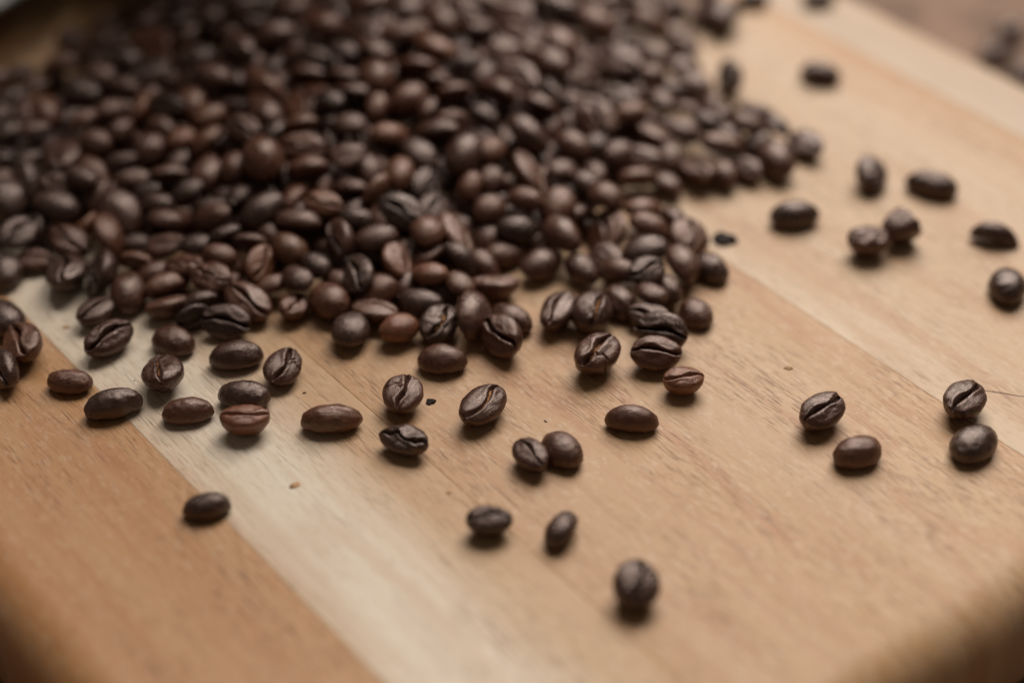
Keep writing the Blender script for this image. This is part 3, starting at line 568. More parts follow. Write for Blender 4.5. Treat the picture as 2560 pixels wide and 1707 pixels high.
"28.20,322.90,3.90|0.431,0.877,0.206,-0.048|9.55|w|hr=0.41 wr=0.76|leftmost of two level brown edge-on beans on heap's right spur",
"34.64,323.50,2.25|0.185,0.856,-0.479,-0.064|8.38|n|hr=0.39 wr=0.7|second from left of three right-sinking dark brown domed beans on heap's right spur",
'16.48,316.27,7.41|-0.042,0.940,-0.295,-0.168|7.80|n|hr=0.41 wr=0.74|second from left of three right-sinking dark brown domed beans halfway up heap, right of middle',
'-9.06,311.31,10.11|-0.016,0.800,0.555,0.227|7.80|w|hr=0.44 wr=0.74|leftmost of two right-rising brown domed beans halfway up heap, right of middle',
'-4.97,314.86,9.22|0.043,0.761,0.607,0.224|8.08|w|hr=0.39 wr=0.76|upright brown domed bean halfway up heap, right of middle',
'-18.26,313.28,9.33|0.675,0.304,0.005,0.672|8.50|d|wr=0.95 gd=1.3 hr=0.45|upright blackish creased bean halfway up heap, middle',
'-29.36,308.87,11.67|0.726,-0.503,-0.351,0.311|9.03|o|hr=0.41 wr=0.71|right-rising reddish-brown edge-on bean halfway up heap, middle',
'-34.85,310.49,10.16|0.308,0.947,-0.087,0.005|7.80|n|hr=0.43 wr=0.64|leftmost of two level dark brown edge-on beans halfway up heap, middle',
'-13.62,332.85,13.04|0.394,0.907,0.147,0.001|8.70|w|hr=0.42 wr=0.7|level brown edge-on bean halfway up heap, right of middle',
'-6.11,335.42,12.68|0.053,0.956,-0.208,-0.199|7.80|d|hr=0.42 wr=0.65|right-sinking blackish domed bean on upper heap, right of middle',
'-17.89,357.12,16.53|0.318,0.911,-0.210,-0.158|11.88|o|hr=0.41 wr=0.65|right-sinking reddish-brown edge-on bean on upper heap, middle',
'-31.99,354.27,17.26|0.362,0.871,-0.279,-0.179|11.46|w|hr=0.44 wr=0.7|right-sinking brown edge-on bean on upper heap, middle',
'-35.71,364.27,18.35|0.895,0.106,-0.051,-0.431|12.27|n|gd=0.8 hr=0.38 wr=0.71|right-sinking dark brown creased bean at photo top, middle',
'-25.66,361.33,18.28|0.135,0.982,0.126,0.046|10.83|w|hr=0.38 wr=0.64|rightmost of two level brown domed beans at photo top, middle',
'-22.52,366.92,16.42|-0.086,0.898,0.406,-0.147|7.80|w|wr=0.86 hr=0.41|right-rising brown domed bean at photo top, middle',
'-17.26,371.58,15.79|-0.010,0.861,-0.509,-0.011|12.80|w|wr=0.6 hr=0.43|right-sinking brown domed bean at photo top, middle',
'-11.69,381.88,14.82|0.099,0.979,0.175,-0.022|9.27|n|hr=0.38 wr=0.69|level dark brown domed bean at photo top, middle',
'-7.87,369.11,15.01|0.195,0.935,0.272,-0.116|9.31|n|hr=0.43 wr=0.75|right-rising dark brown domed bean at photo top, middle',
'0.53,380.90,13.17|0.939,0.228,0.013,-0.259|10.36|w|gd=0.9 hr=0.46 wr=0.72|right-sinking brown creased bean at photo top, middle',
'11.01,386.83,11.14|0.060,0.968,-0.243,-0.019|12.68|g|hr=0.45 wr=0.78|right-sinking cool grey-brown domed bean at photo top, right',
'20.80,383.52,8.91|0.122,0.892,-0.405,-0.161|12.80|w|hr=0.39 wr=0.75|second from left of three right-sinking brown domed beans at photo top, right',
'34.14,387.05,6.10|0.089,0.953,-0.179,-0.228|11.63|o|hr=0.45 wr=0.72|level reddish-brown domed bean at photo top, right',
'32.78,395.29,6.92|-0.052,0.943,-0.317,-0.092|11.62|n|hr=0.39 wr=0.67|leftmost of two right-sinking dark brown domed beans at photo top, right',
'41.11,388.33,2.82|0.068,0.938,-0.301,-0.156|9.42|n|hr=0.39 wr=0.77|rightmost of two right-sinking dark brown domed beans at photo top, right',
'-34.50,377.16,17.36|0.145,0.973,0.169,0.055|11.14|w|hr=0.41 wr=0.65|leftmost of two level brown domed beans at photo top, middle',
'-25.29,376.12,17.07|0.006,0.748,0.661,-0.063|12.17|n|hr=0.43 wr=0.73|upright dark brown domed bean at photo top, middle',
'-38.86,353.40,18.51|0.092,0.947,-0.308,-0.015|8.33|g|wr=0.79 hr=0.42|right-sinking cool grey-brown domed bean on upper heap, middle',
'-38.02,346.06,16.31|0.324,0.940,-0.047,-0.089|7.80|w|hr=0.4 wr=0.75|second from left of five level brown edge-on beans on upper heap, middle',
'-35.85,338.13,16.96|0.392,0.909,-0.135,-0.029|8.68|w|hr=0.39 wr=0.68|third from left of five level brown edge-on beans on upper heap, middle',
'-6.16,386.87,12.80|0.040,0.946,-0.314,-0.076|10.19|n|hr=0.42 wr=0.72|right-sinking dark brown domed bean at photo top, middle',
'-44.76,366.59,17.21|0.035,0.923,-0.368,0.101|10.40|w|wr=0.79 hr=0.52|right-sinking brown domed bean at photo top, left',
'-55.98,364.96,15.79|-0.012,0.969,0.245,0.024|11.23|w|hr=0.46 wr=0.65|right-rising brown domed bean at photo top, left',
'-63.73,359.97,15.37|0.085,0.855,-0.510,0.045|12.80|n|wr=0.6 hr=0.42|rightmost of two right-sinking dark brown domed beans on upper heap, left of middle',
'-68.58,345.74,16.75|0.011,0.968,-0.248,-0.036|10.41|n|hr=0.39 wr=0.65|leftmost of two right-sinking dark brown domed beans on upper heap, left of middle',
'-87.92,370.44,10.01|0.954,0.206,-0.187,0.114|12.80|w|gd=1.6 hr=0.42 wr=0.77|level brown creased bean at photo top, left',
'-85.63,357.04,11.69|0.986,0.034,-0.073,0.143|10.46|g|hr=0.41 wr=0.76|leftmost of two level cool grey-brown creased beans on upper heap, left of middle',
'-74.12,379.80,12.48|0.035,0.991,0.091,0.094|8.01|n|hr=0.45 wr=0.76|rightmost of three level dark brown domed beans at photo top, left',
'-91.04,385.57,7.54|0.217,0.857,0.446,0.138|9.37|n|hr=0.39 wr=0.74|leftmost of three right-rising dark brown domed beans at photo top, left',
'-101.52,379.73,5.97|0.015,0.976,0.020,0.218|7.80|n|wr=0.86 hr=0.39|second from left of three level dark brown domed beans at photo top, left',
'-110.65,386.77,2.50|-0.078,0.997,-0.001,-0.012|7.80|n|wr=0.84 hr=0.43|leftmost of three level dark brown domed beans at photo top, left',
'-97.14,356.86,10.10|-0.036,0.951,-0.304,0.050|9.08|n|wr=0.82 hr=0.45|right-sinking dark brown domed bean on upper heap, shaded left',
'-107.53,364.18,7.79|0.150,0.970,-0.009,0.193|9.16|w|hr=0.44 wr=0.78|level brown domed bean on upper heap, shaded left',
'-84.95,339.44,12.43|0.671,0.307,-0.363,-0.569|10.98|o|hr=0.4 wr=0.66|upright reddish-brown creased bean on upper heap, shaded left',
'-78.11,337.25,14.48|0.948,0.250,-0.127,-0.149|9.74|d|gd=1.4 hr=0.44 wr=0.66|level blackish creased bean on upper heap, left of middle',
'-72.64,339.80,12.99|-0.117,0.762,-0.636,0.034|10.37|w|hr=0.45 wr=0.71|upright brown domed bean on upper heap, left of middle',
'-67.88,334.64,13.00|-0.081,0.944,0.321,-0.004|8.70|o|hr=0.42 wr=0.72|right-rising reddish-brown domed bean on upper heap, left of middle',
'-56.37,342.63,15.75|-0.089,0.925,-0.367,0.043|12.43|w|wr=0.55 hr=0.44|rightmost of two right-sinking brown domed beans on upper heap, left of middle',
'-55.67,334.36,14.15|-0.035,0.867,-0.497,0.019|12.80|w|wr=0.6 hr=0.39|leftmost of two right-sinking brown domed beans on upper heap, left of middle',
'-46.71,339.19,14.35|0.778,0.102,-0.098,-0.613|12.80|w|gd=1.2 wr=0.95 hr=0.38|right-sinking brown creased bean on upper heap, middle',
'-59.69,328.72,13.87|0.919,0.270,-0.037,-0.285|9.52|w|gnarl=1 wr=0.74|right-sinking brown crumpled bean halfway up heap, left of middle',
'-46.64,326.59,15.82|0.392,0.909,0.008,0.143|8.54|w|hr=0.39 wr=0.69|rightmost of two level brown edge-on beans halfway up heap, left of middle',
'-45.84,321.33,13.68|0.924,0.382,0.030,-0.006|10.59|w|gd=1.3 wrk=1.6 hr=0.42 wr=0.66|level brown creased bean halfway up heap, left of middle',
'-44.13,314.97,11.70|0.445,0.892,0.083,0.020|9.28|w|hr=0.44 wr=0.77|level brown edge-on bean halfway up heap, middle',
'-53.71,316.42,13.26|-0.081,0.790,-0.598,0.107|12.80|w|wr=0.74 hr=0.6|right-sinking brown domed bean halfway up heap, left of middle',
'-60.48,317.69,10.34|-0.027,0.730,0.660,0.175|8.66|w|wr=0.79 hr=0.44|rightmost of two upright brown domed beans halfway up heap, left of middle',
'-66.92,318.67,8.29|0.049,0.720,0.676,0.152|10.83|w|wr=0.7 hr=0.4|leftmost of two upright brown domed beans halfway up heap, left of middle',
'-67.51,326.75,11.38|0.281,0.837,0.384,0.269|9.58|o|hr=0.4 wr=0.75|right-rising reddish-brown edge-on bean halfway up heap, left of middle',
'-73.55,328.06,11.28|0.074,0.855,0.512,0.039|7.80|o|wr=0.8 hr=0.43|right-rising reddish-brown domed bean halfway up heap, left of middle',
'-80.38,325.24,10.07|-0.011,0.805,0.573,0.154|9.37|w|wr=0.84 hr=0.46|right-rising brown domed bean halfway up heap, left of middle',
'-75.10,316.89,8.97|0.451,0.891,0.033,0.040|9.06|w|hr=0.42 wr=0.67|leftmost of two level brown edge-on beans halfway up heap, left of middle',
'-85.88,321.18,9.97|-0.042,0.994,0.065,0.071|7.80|n|hr=0.38 wr=0.64|third from left of four level dark brown domed beans halfway up heap, shaded left',
'-92.06,326.02,11.56|-0.199,0.962,-0.189,0.008|8.38|n|wr=0.8 hr=0.45|second from left of four level dark brown domed beans halfway up heap, shaded left',
'-86.78,329.17,12.93|-0.105,0.797,0.593,-0.049|7.80|n|hr=0.46 wr=0.68|right-rising dark brown domed bean halfway up heap, shaded left',
'-95.59,332.51,13.36|-0.013,0.914,0.400,0.069|7.80|w|hr=0.38 wr=0.65|right-rising brown domed bean halfway up heap, shaded left',
'-99.46,324.18,10.39|0.737,0.062,-0.087,-0.668|12.80|w|gd=0.8 hr=0.41 wr=0.74|upright brown creased bean halfway up heap, shaded left',
'-106.43,339.10,10.72|0.294,0.779,-0.524,-0.181|12.80|w|wr=0.55 hr=0.45|right-sinking brown edge-on bean on upper heap, shaded left',
'-112.95,357.99,6.25|0.088,0.904,0.411,0.073|7.80|n|wr=0.84 hr=0.43|right-rising dark brown domed bean on upper heap, shaded left',
'-106.55,330.26,11.98|0.157,0.973,0.149,0.081|7.80|n|hr=0.41 wr=0.7|leftmost of four level dark brown domed beans halfway up heap, shaded left',
'-106.72,316.12,8.20|0.610,0.531,-0.273,-0.521|12.80|g|hr=0.46 wr=0.75|right-sinking cool grey-brown creased bean halfway up heap, shaded left',
'-93.53,314.74,10.05|-0.116,0.951,-0.287,-0.019|8.89|n|hr=0.41 wr=0.64|right-sinking dark brown domed bean halfway up heap, shaded left',
'-98.14,307.64,7.36|-0.015,0.988,-0.149,-0.027|10.98|d|hr=0.4 wr=0.7|level blackish domed bean low on heap, shaded left',
'-108.13,307.62,9.33|-0.076,0.774,-0.619,-0.111|11.45|d|hr=0.42 wr=0.74|upright blackish domed bean low on heap, shaded left',
'-46.28,352.22,18.05|0.946,0.255,-0.068,-0.187|9.22|g|gd=1.2 hr=0.44 wr=0.64|level cool grey-brown creased bean on upper heap, middle',
'-46.88,346.85,16.12|0.404,0.911,-0.084,-0.018|8.74|w|hr=0.39 wr=0.75|leftmost of five level brown edge-on beans on upper heap, middle',
'-55.63,349.60,15.91|0.092,0.900,0.365,0.222|7.80|g|hr=0.43 wr=0.75|rightmost of two right-rising cool grey-brown domed beans on upper heap, left of middle',
'-73.14,358.38,13.94|0.112,0.945,0.303,0.053|7.80|g|hr=0.41 wr=0.73|leftmost of two right-rising cool grey-brown domed beans on upper heap, left of middle',
'-99.54,348.55,10.89|-0.073,0.911,-0.405,0.031|11.91|d|hr=0.38 wr=0.68|leftmost of two right-sinking blackish domed beans on upper heap, shaded left',
'-117.26,352.73,6.05|0.048,0.979,0.166,0.109|8.31|d|hr=0.41 wr=0.69|leftmost of two level blackish domed beans on upper heap, shaded left',
'-119.93,369.02,2.70|0.139,0.981,-0.007,0.132|8.16|d|hr=0.45 wr=0.73|rightmost of two level blackish domed beans on upper heap, shaded left',
'-113.76,333.83,8.94|0.025,0.946,0.294,0.134|7.94|d|hr=0.43 wr=0.77|leftmost of two right-rising blackish domed beans halfway up heap, shaded left',
'-107.21,324.33,7.86|0.184,0.938,0.281,0.086|7.80|d|hr=0.44 wr=0.65|rightmost of two right-rising blackish domed beans halfway up heap, shaded left',
'-81.81,381.70,9.96|0.240,0.919,0.300,0.086|8.53|d|hr=0.41 wr=0.78|right-rising blackish domed bean at photo top, left',
'-92.04,362.96,10.03|0.122,0.844,-0.501,0.146|12.35|d|hr=0.44 wr=0.69|rightmost of two right-sinking blackish domed beans on upper heap, shaded left',
'-90.58,337.29,12.98|-0.071,0.911,0.405,-0.037|7.80|w|hr=0.39 wr=0.77|right-rising brown domed bean on upper heap, shaded left',
'-40.80,334.95,17.03|-0.093,0.950,-0.297,0.029|8.00|d|hr=0.39 wr=0.7|right-sinking blackish domed bean on upper heap, middle',
'-65.47,382.78,13.44|0.100,0.943,0.313,0.056|10.15|n|hr=0.46 wr=0.67|second from left of three right-rising dark brown domed beans at photo top, left',
'-53.63,380.66,14.64|0.036,0.965,0.251,0.074|9.88|n|hr=0.38 wr=0.77|rightmost of three right-rising dark brown domed beans at photo top, left',
'-51.89,327.38,13.63|-0.188,0.898,0.396,-0.041|7.80|d|hr=0.41 wr=0.67|rightmost of two right-rising blackish domed beans halfway up heap, left of middle',
'-92.04,319.45,7.88|-0.135,0.907,-0.389,-0.088|10.25|w|hr=0.44 wr=0.67|right-sinking brown domed bean halfway up heap, shaded left',
'-69.94,311.63,8.80|0.009,0.956,0.272,0.107|7.80|d|hr=0.43 wr=0.77|leftmost of two right-rising blackish domed beans halfway up heap, left of middle',
'-79.50,312.84,7.16|-0.155,0.964,0.136,0.166|7.81|d|hr=0.43 wr=0.67|leftmost of two level blackish domed beans low on heap, left of middle',
'-83.20,318.90,6.35|-0.103,0.981,0.134,-0.095|10.39|n|wr=0.69 hr=0.42 gd=1.2|rightmost of four level dark brown domed beans halfway up heap, shaded left',
'-55.26,316.18,7.32|0.902,0.152,-0.147,0.376|10.34|n|wr=0.71 hr=0.42 gd=1.2|right-rising dark brown creased bean halfway up heap, left of middle',
'-99.00,314.58,6.70|0.793,0.357,0.093,-0.485|9.99|n|wr=0.75 hr=0.42 gd=1.2|right-sinking dark brown creased bean low on heap, shaded left',
'5.21,375.98,10.01|0.986,0.049,0.035,-0.156|9.66|n|wr=0.75 hr=0.42 gd=1.2|level dark brown creased bean at photo top, middle',
'-4.88,302.63,3.21|-0.081,0.792,0.603,-0.043|9.78|w|wr=0.69 hr=0.42 gd=1.2|rightmost of two right-rising brown domed beans low on heap, right of middle',
'-46.36,309.03,8.28|0.439,0.687,0.523,0.249|9.88|w|wr=0.65 hr=0.42 gd=1.2|right-rising brown edge-on bean low on heap, left of middle',
"-27.60,283.78,3.17|-0.132,0.940,0.291,0.116|10.26|w|wr=0.75 hr=0.42 gd=1.2|right-rising brown domed bean at heap's front edge, middle",
"-71.44,285.65,2.82|0.313,0.898,0.306,0.038|10.46|w|wr=0.64 hr=0.42 gd=1.2|right-rising brown edge-on bean at heap's front edge, left",
'-16.84,306.48,8.10|0.826,0.175,0.087,0.529|10.32|g|wr=0.67 hr=0.42 gd=1.2|right-rising cool grey-brown creased bean low on heap, middle',
"-102.65,304.21,3.25|-0.583,-0.473,0.219,0.623|10.27|d|wr=0.75 hr=0.42 gd=1.2|leftmost of two upright blackish creased beans at heap's front edge, far left",
'-80.86,351.91,10.85|0.884,0.460,-0.069,-0.033|9.51|n|wr=0.66 hr=0.42 gd=1.2|level dark brown creased bean on upper heap, left of middle',
'-16.75,293.95,4.13|0.433,0.730,0.507,0.149|10.18|w|wr=0.72 hr=0.42 gd=1.2|right-rising brown edge-on bean low on heap, middle',
'-99.50,390.42,2.70|0.817,0.022,0.103,0.566|9.55|n|wr=0.76 hr=0.42 gd=1.2|right-rising dark brown creased bean at photo top, left',
'-62.91,340.74,12.98|0.952,-0.191,-0.068,-0.229|9.38|g|wr=0.75 hr=0.42 gd=1.2|rightmost of two level cool grey-brown creased beans on upper heap, left of middle',
"6.32,303.59,2.99|0.777,0.151,0.009,0.611|9.56|w|wr=0.76 hr=0.42 gd=1.2|upright brown creased bean at heap's front edge, right",
'-71.31,308.90,4.21|-0.058,0.913,0.389,0.106|10.50|w|wr=0.69 hr=0.42 gd=1.2|right-rising brown domed bean low on heap, left of middle',
'-2.26,333.64,8.54|0.811,0.031,0.033,-0.584|9.97|w|wr=0.7 hr=0.42 gd=1.2|leftmost of two right-sinking brown creased beans halfway up heap, right of middle',
'-78.56,374.82,9.74|0.342,0.760,0.478,0.276|9.48|w|wr=0.74 hr=0.42 gd=1.2|right-rising brown edge-on bean at photo top, left',
"56.74,339.61,2.59|0.170,0.831,0.506,0.155|9.59|g|wr=0.72 hr=0.42 gd=1.2|right-rising cool grey-brown edge-on bean on heap's right spur",
'-112.61,330.18,6.26|0.814,-0.084,0.088,0.569|9.22|d|wr=0.7 hr=0.42 gd=1.2|right-rising blackish creased bean halfway up heap, shaded left',
]
FILL = [
'-90.47,350.91,9.82|0.028,0.989,-0.142,-0.030|8.87|g|wr=0.68 hr=0.42 gd=1.2|',
'-40.87,299.82,3.22|0.972,-0.140,-0.156,-0.110|9.88|d|wr=0.68 hr=0.42 gd=1.2|',
'-31.90,316.86,9.92|0.340,0.735,-0.454,-0.371|10.37|w|wr=0.68 hr=0.42 gd=1.2|',
'-52.05,360.26,14.51|0.823,-0.278,-0.175,0.463|9.04|w|wr=0.69 hr=0.42 gd=1.2|',
'-39.80,331.01,12.22|-0.079,0.945,-0.319,-0.004|8.99|g|wr=0.67 hr=0.42 gd=1.2|',
'9.08,337.62,7.48|0.146,0.820,0.514,0.204|9.37|g|wr=0.65 hr=0.42 gd=1.2|',
'-11.03,291.25,5.38|0.247,0.880,-0.166,-0.370|8.99|n|wr=0.74 hr=0.42 gd=1.2|',
'-36.93,293.36,3.68|0.717,0.307,-0.047,-0.625|9.68|n|wr=0.7 hr=0.42 gd=1.2|',
'14.02,309.19,2.91|0.426,0.882,0.191,0.065|9.24|n|wr=0.64 hr=0.42 gd=1.2|',
'25.70,341.57,4.15|0.736,0.287,0.103,0.604|9.60|n|wr=0.72 hr=0.42 gd=1.2|',
'22.91,330.25,2.90|0.278,0.783,-0.465,-0.307|10.17|n|wr=0.69 hr=0.42 gd=1.2|',
'-64.15,347.70,13.15|0.457,0.828,-0.303,-0.118|9.47|d|wr=0.69 hr=0.42 gd=1.2|',
'-64.63,309.52,7.07|0.970,-0.203,-0.008,0.133|8.88|n|wr=0.74 hr=0.42 gd=1.2|',
'50.29,349.09,2.96|0.549,0.703,0.418,0.174|9.81|w|wr=0.66 hr=0.42 gd=1.2|',
'-73.32,323.16,7.74|0.258,0.805,0.492,0.209|9.08|n|wr=0.69 hr=0.42 gd=1.2|',
'-92.14,398.85,3.86|0.572,0.779,-0.187,0.178|9.45|n|wr=0.68 hr=0.42 gd=1.2|',
'-13.07,318.81,6.87|0.361,0.818,0.349,0.279|9.37|g|wr=0.72 hr=0.42 gd=1.2|',
'-57.21,287.70,2.66|0.786,0.188,0.224,0.545|9.70|n|wr=0.65 hr=0.42 gd=1.2|',
'-100.31,339.98,8.53|0.854,0.389,0.147,0.313|9.19|w|wr=0.75 hr=0.42 gd=1.2|',
'-21.44,285.99,2.55|0.204,0.807,0.527,0.175|8.98|w|wr=0.72 hr=0.42 gd=1.2|',
'-79.74,339.46,9.97|-0.039,0.870,-0.490,0.045|8.94|d|wr=0.75 hr=0.42 gd=1.2|',
'-66.11,355.37,12.49|0.806,-0.244,0.018,-0.539|10.44|n|wr=0.66 hr=0.42 gd=1.2|',
'15.58,367.68,6.92|0.952,0.205,0.175,-0.144|10.01|w|wr=0.68 hr=0.42 gd=1.2|',
'-74.52,348.27,13.01|0.692,0.476,-0.272,-0.469|9.09|d|wr=0.75 hr=0.42 gd=1.2|',
'-29.21,323.94,9.82|0.206,0.732,0.616,0.206|9.59|g|wr=0.7 hr=0.42 gd=1.2|',
'-40.72,323.76,10.05|-0.516,-0.588,0.045,0.621|10.49|d|wr=0.65 hr=0.42 gd=1.2|',
'-26.58,338.49,10.94|0.475,0.876,-0.016,-0.084|10.32|n|wr=0.68 hr=0.42 gd=1.2|',
'-57.68,308.76,8.49|0.398,0.753,0.514,0.101|9.41|n|wr=0.67 hr=0.42 gd=1.2|',
'-29.36,294.46,3.76|0.214,0.967,0.008,-0.142|9.56|g|wr=0.64 hr=0.42 gd=1.2|',
'-108.52,380.05,2.77|0.925,0.050,-0.173,-0.334|9.58|w|wr=0.71 hr=0.42 gd=1.2|',
'-112.47,367.16,3.06|0.748,0.457,-0.301,-0.376|10.45|n|wr=0.65 hr=0.42 gd=1.2|',
'-39.56,312.86,8.67|0.649,0.495,0.182,0.548|9.08|n|wr=0.68 hr=0.42 gd=1.2|',
'-8.69,312.52,5.23|0.340,0.730,-0.388,-0.448|9.30|n|wr=0.73 hr=0.42 gd=1.2|',
'0.46,344.25,9.26|0.720,0.318,0.206,-0.582|9.58|w|wr=0.74 hr=0.42 gd=1.2|',
'-36.11,305.87,7.55|0.931,-0.125,-0.209,0.272|9.62|w|wr=0.73 hr=0.42 gd=1.2|',
'-42.22,376.61,14.51|0.019,0.850,-0.523,0.065|9.75|d|wr=0.65 hr=0.42 gd=1.2|',
'-33.00,329.95,11.92|0.808,0.066,-0.078,-0.581|10.24|d|wr=0.68 hr=0.42 gd=1.2|',
'-14.78,284.49,2.42|0.187,0.895,-0.362,-0.179|9.36|w|wr=0.66 hr=0.42 gd=1.2|',
'-30.31,370.43,16.47|0.726,-0.185,-0.157,0.643|9.48|g|wr=0.75 hr=0.42 gd=1.2|',
'16.66,375.13,6.78|0.699,-0.310,0.197,-0.614|10.24|n|wr=0.7 hr=0.42 gd=1.2|',
'27.94,390.17,4.75|0.672,0.434,0.428,0.420|10.44|g|wr=0.73 hr=0.42 gd=1.2|',
'-77.63,392.98,7.74|0.897,0.063,-0.172,-0.403|10.19|n|wr=0.64 hr=0.42 gd=1.2|',
'-95.31,317.91,4.09|0.127,0.835,-0.416,-0.337|9.94|w|wr=0.64 hr=0.42 gd=1.2|',
'-6.45,293.07,2.42|0.002,0.903,-0.413,-0.118|9.45|n|wr=0.65 hr=0.42 gd=1.2|',
'-28.27,303.42,6.81|0.193,0.756,-0.583,-0.227|9.73|g|wr=0.69 hr=0.42 gd=1.2|',
'-51.39,299.52,5.06|-0.078,0.949,-0.304,0.027|9.49|w|wr=0.71 hr=0.42 gd=1.2|',
'-75.17,381.62,8.06|0.710,-0.229,0.002,-0.666|9.42|w|wr=0.7 hr=0.42 gd=1.2|',
'-79.43,364.49,10.10|0.830,0.166,-0.233,-0.479|10.20|d|wr=0.67 hr=0.42 gd=1.2|',
'-60.10,373.41,13.45|0.771,0.014,-0.428,-0.472|8.90|d|wr=0.75 hr=0.42 gd=1.2|',
'-7.08,363.00,12.34|0.799,0.009,0.001,-0.601|9.65|w|wr=0.73 hr=0.42 gd=1.2|',
'-85.95,330.53,8.73|0.907,0.274,-0.106,-0.303|9.23|g|wr=0.76 hr=0.42 gd=1.2|',
'37.95,360.41,2.84|0.365,0.931,-0.024,0.021|8.84|d|wr=0.75 hr=0.42 gd=1.2|',
'22.38,289.48,3.40|0.216,0.934,-0.284,0.009|8.89|n|wr=0.73 hr=0.42 gd=1.2|',
'-1.16,310.61,5.63|0.969,0.205,-0.136,-0.013|8.96|n|wr=0.73 hr=0.42 gd=1.2|',
'15.29,316.65,3.69|0.953,0.003,0.039,-0.302|8.86|d|wr=0.68 hr=0.42 gd=1.2|',
'-7.13,330.65,10.55|0.854,0.028,-0.028,-0.519|9.20|w|wr=0.72 hr=0.42 gd=1.2|',
'-35.37,286.51,2.45|0.172,0.958,-0.156,-0.167|9.12|w|wr=0.71 hr=0.42 gd=1.2|',
'-2.69,321.86,6.11|0.756,0.466,0.337,0.312|8.86|g|wr=0.66 hr=0.42 gd=1.2|',
'-21.77,297.09,5.06|0.801,0.071,-0.079,-0.589|8.89|g|wr=0.7 hr=0.42 gd=1.2|',
'24.51,398.39,5.64|-0.086,0.902,0.413,-0.087|8.99|n|wr=0.69 hr=0.42 gd=1.2|',
'-60.80,328.88,8.86|0.736,0.260,-0.040,0.624|9.91|n|wr=0.66 hr=0.42 gd=1.2|',
'31.90,379.46,4.13|0.895,-0.259,0.170,0.320|10.13|d|wr=0.72 hr=0.42 gd=1.2|',
'8.58,330.14,6.64|0.867,-0.203,0.294,-0.348|9.42|w|wr=0.71 hr=0.42 gd=1.2|',
'-63.94,378.12,10.30|0.576,0.812,0.040,0.087|9.89|d|wr=0.72 hr=0.42 gd=1.2|',
'-118.76,346.54,4.26|0.069,0.847,0.508,0.138|9.60|w|wr=0.7 hr=0.42 gd=1.2|',
'-23.91,313.81,7.03|0.926,0.227,-0.047,-0.297|9.21|n|wr=0.67 hr=0.42 gd=1.2|',
'-49.34,315.53,8.81|0.313,0.687,-0.484,-0.442|9.38|g|wr=0.65 hr=0.42 gd=1.2|',
'-91.57,325.62,6.95|0.902,0.164,0.021,-0.399|9.95|n|wr=0.65 hr=0.42 gd=1.2|',
'-27.31,349.53,13.86|-0.060,0.788,0.613,-0.011|9.26|w|wr=0.64 hr=0.42 gd=1.2|',
'-89.24,312.65,6.25|0.713,0.367,-0.036,0.596|9.51|g|wr=0.67 hr=0.42 gd=1.2|',
'34.26,308.47,2.99|0.520,0.609,-0.594,-0.071|9.09|d|wr=0.65 hr=0.42 gd=1.2|',
'42.81,405.13,2.73|0.771,-0.191,0.312,-0.520|10.19|g|wr=0.7 hr=0.42 gd=1.2|',
'-12.70,354.65,11.60|0.716,0.416,-0.206,-0.522|9.12|n|wr=0.67 hr=0.42 gd=1.2|',
'28.62,364.73,3.94|0.746,-0.153,0.407,-0.504|10.14|w|wr=0.67 hr=0.42 gd=1.2|',
'48.32,354.59,2.96|0.480,0.617,0.582,0.223|9.03|w|wr=0.75 hr=0.42 gd=1.2|',
'-98.79,400.76,3.27|0.761,-0.285,-0.148,-0.564|9.96|n|wr=0.69 hr=0.42 gd=1.2|',
'13.34,341.18,5.47|0.723,0.253,0.085,-0.637|9.40|w|wr=0.64 hr=0.42 gd=1.2|',
'-79.13,308.14,2.33|0.771,-0.148,-0.248,0.568|8.98|n|wr=0.64 hr=0.42 gd=1.2|',
'-9.22,343.03,10.38|0.765,0.514,0.254,0.292|9.22|w|wr=0.69 hr=0.42 gd=1.2|',
'-84.03,397.59,5.09|-0.036,0.923,-0.382,0.012|9.07|n|wr=0.67 hr=0.42 gd=1.2|',
'-78.75,332.77,10.55|-0.060,0.934,-0.342,0.079|9.23|w|wr=0.65 hr=0.42 gd=1.2|',
'-113.55,347.27,6.52|0.746,0.270,-0.163,-0.587|8.89|g|wr=0.7 hr=0.42 gd=1.2|',
'-0.72,315.78,6.34|0.788,0.581,-0.081,-0.185|9.07|g|wr=0.67 hr=0.42 gd=1.2|',
'-26.39,362.70,13.32|0.906,0.251,0.090,-0.329|9.18|g|wr=0.66 hr=0.42 gd=1.2|',
'-10.54,376.29,13.64|0.011,0.995,0.019,-0.100|8.91|w|wr=0.72 hr=0.42 gd=1.2|',
'-37.09,337.95,12.17|0.845,-0.132,-0.223,0.468|9.04|n|wr=0.71 hr=0.42 gd=1.2|',
'-50.42,373.90,14.10|0.727,0.246,-0.137,-0.627|9.04|w|wr=0.7 hr=0.42 gd=1.2|',
'58.20,354.07,2.56|0.954,-0.245,0.100,-0.142|8.92|g|wr=0.67 hr=0.42 gd=1.2|',
'-92.05,335.90,8.93|0.221,0.927,-0.219,-0.209|9.19|n|wr=0.67 hr=0.42 gd=1.2|',
'-68.32,345.53,10.76|0.774,0.240,-0.121,-0.574|9.00|g|wr=0.67 hr=0.42 gd=1.2|',
'3.74,365.93,10.68|0.054,0.827,-0.554,-0.079|9.20|w|wr=0.72 hr=0.42 gd=1.2|',
'-106.35,331.19,7.74|0.933,-0.279,-0.059,0.220|8.95|n|wr=0.65 hr=0.42 gd=1.2|',
'-42.08,353.63,14.66|0.668,0.385,0.282,0.571|8.87|w|wr=0.69 hr=0.42 gd=1.2|',
'-104.21,346.32,7.45|0.663,0.350,0.210,0.628|9.02|n|wr=0.65 hr=0.42 gd=1.2|',
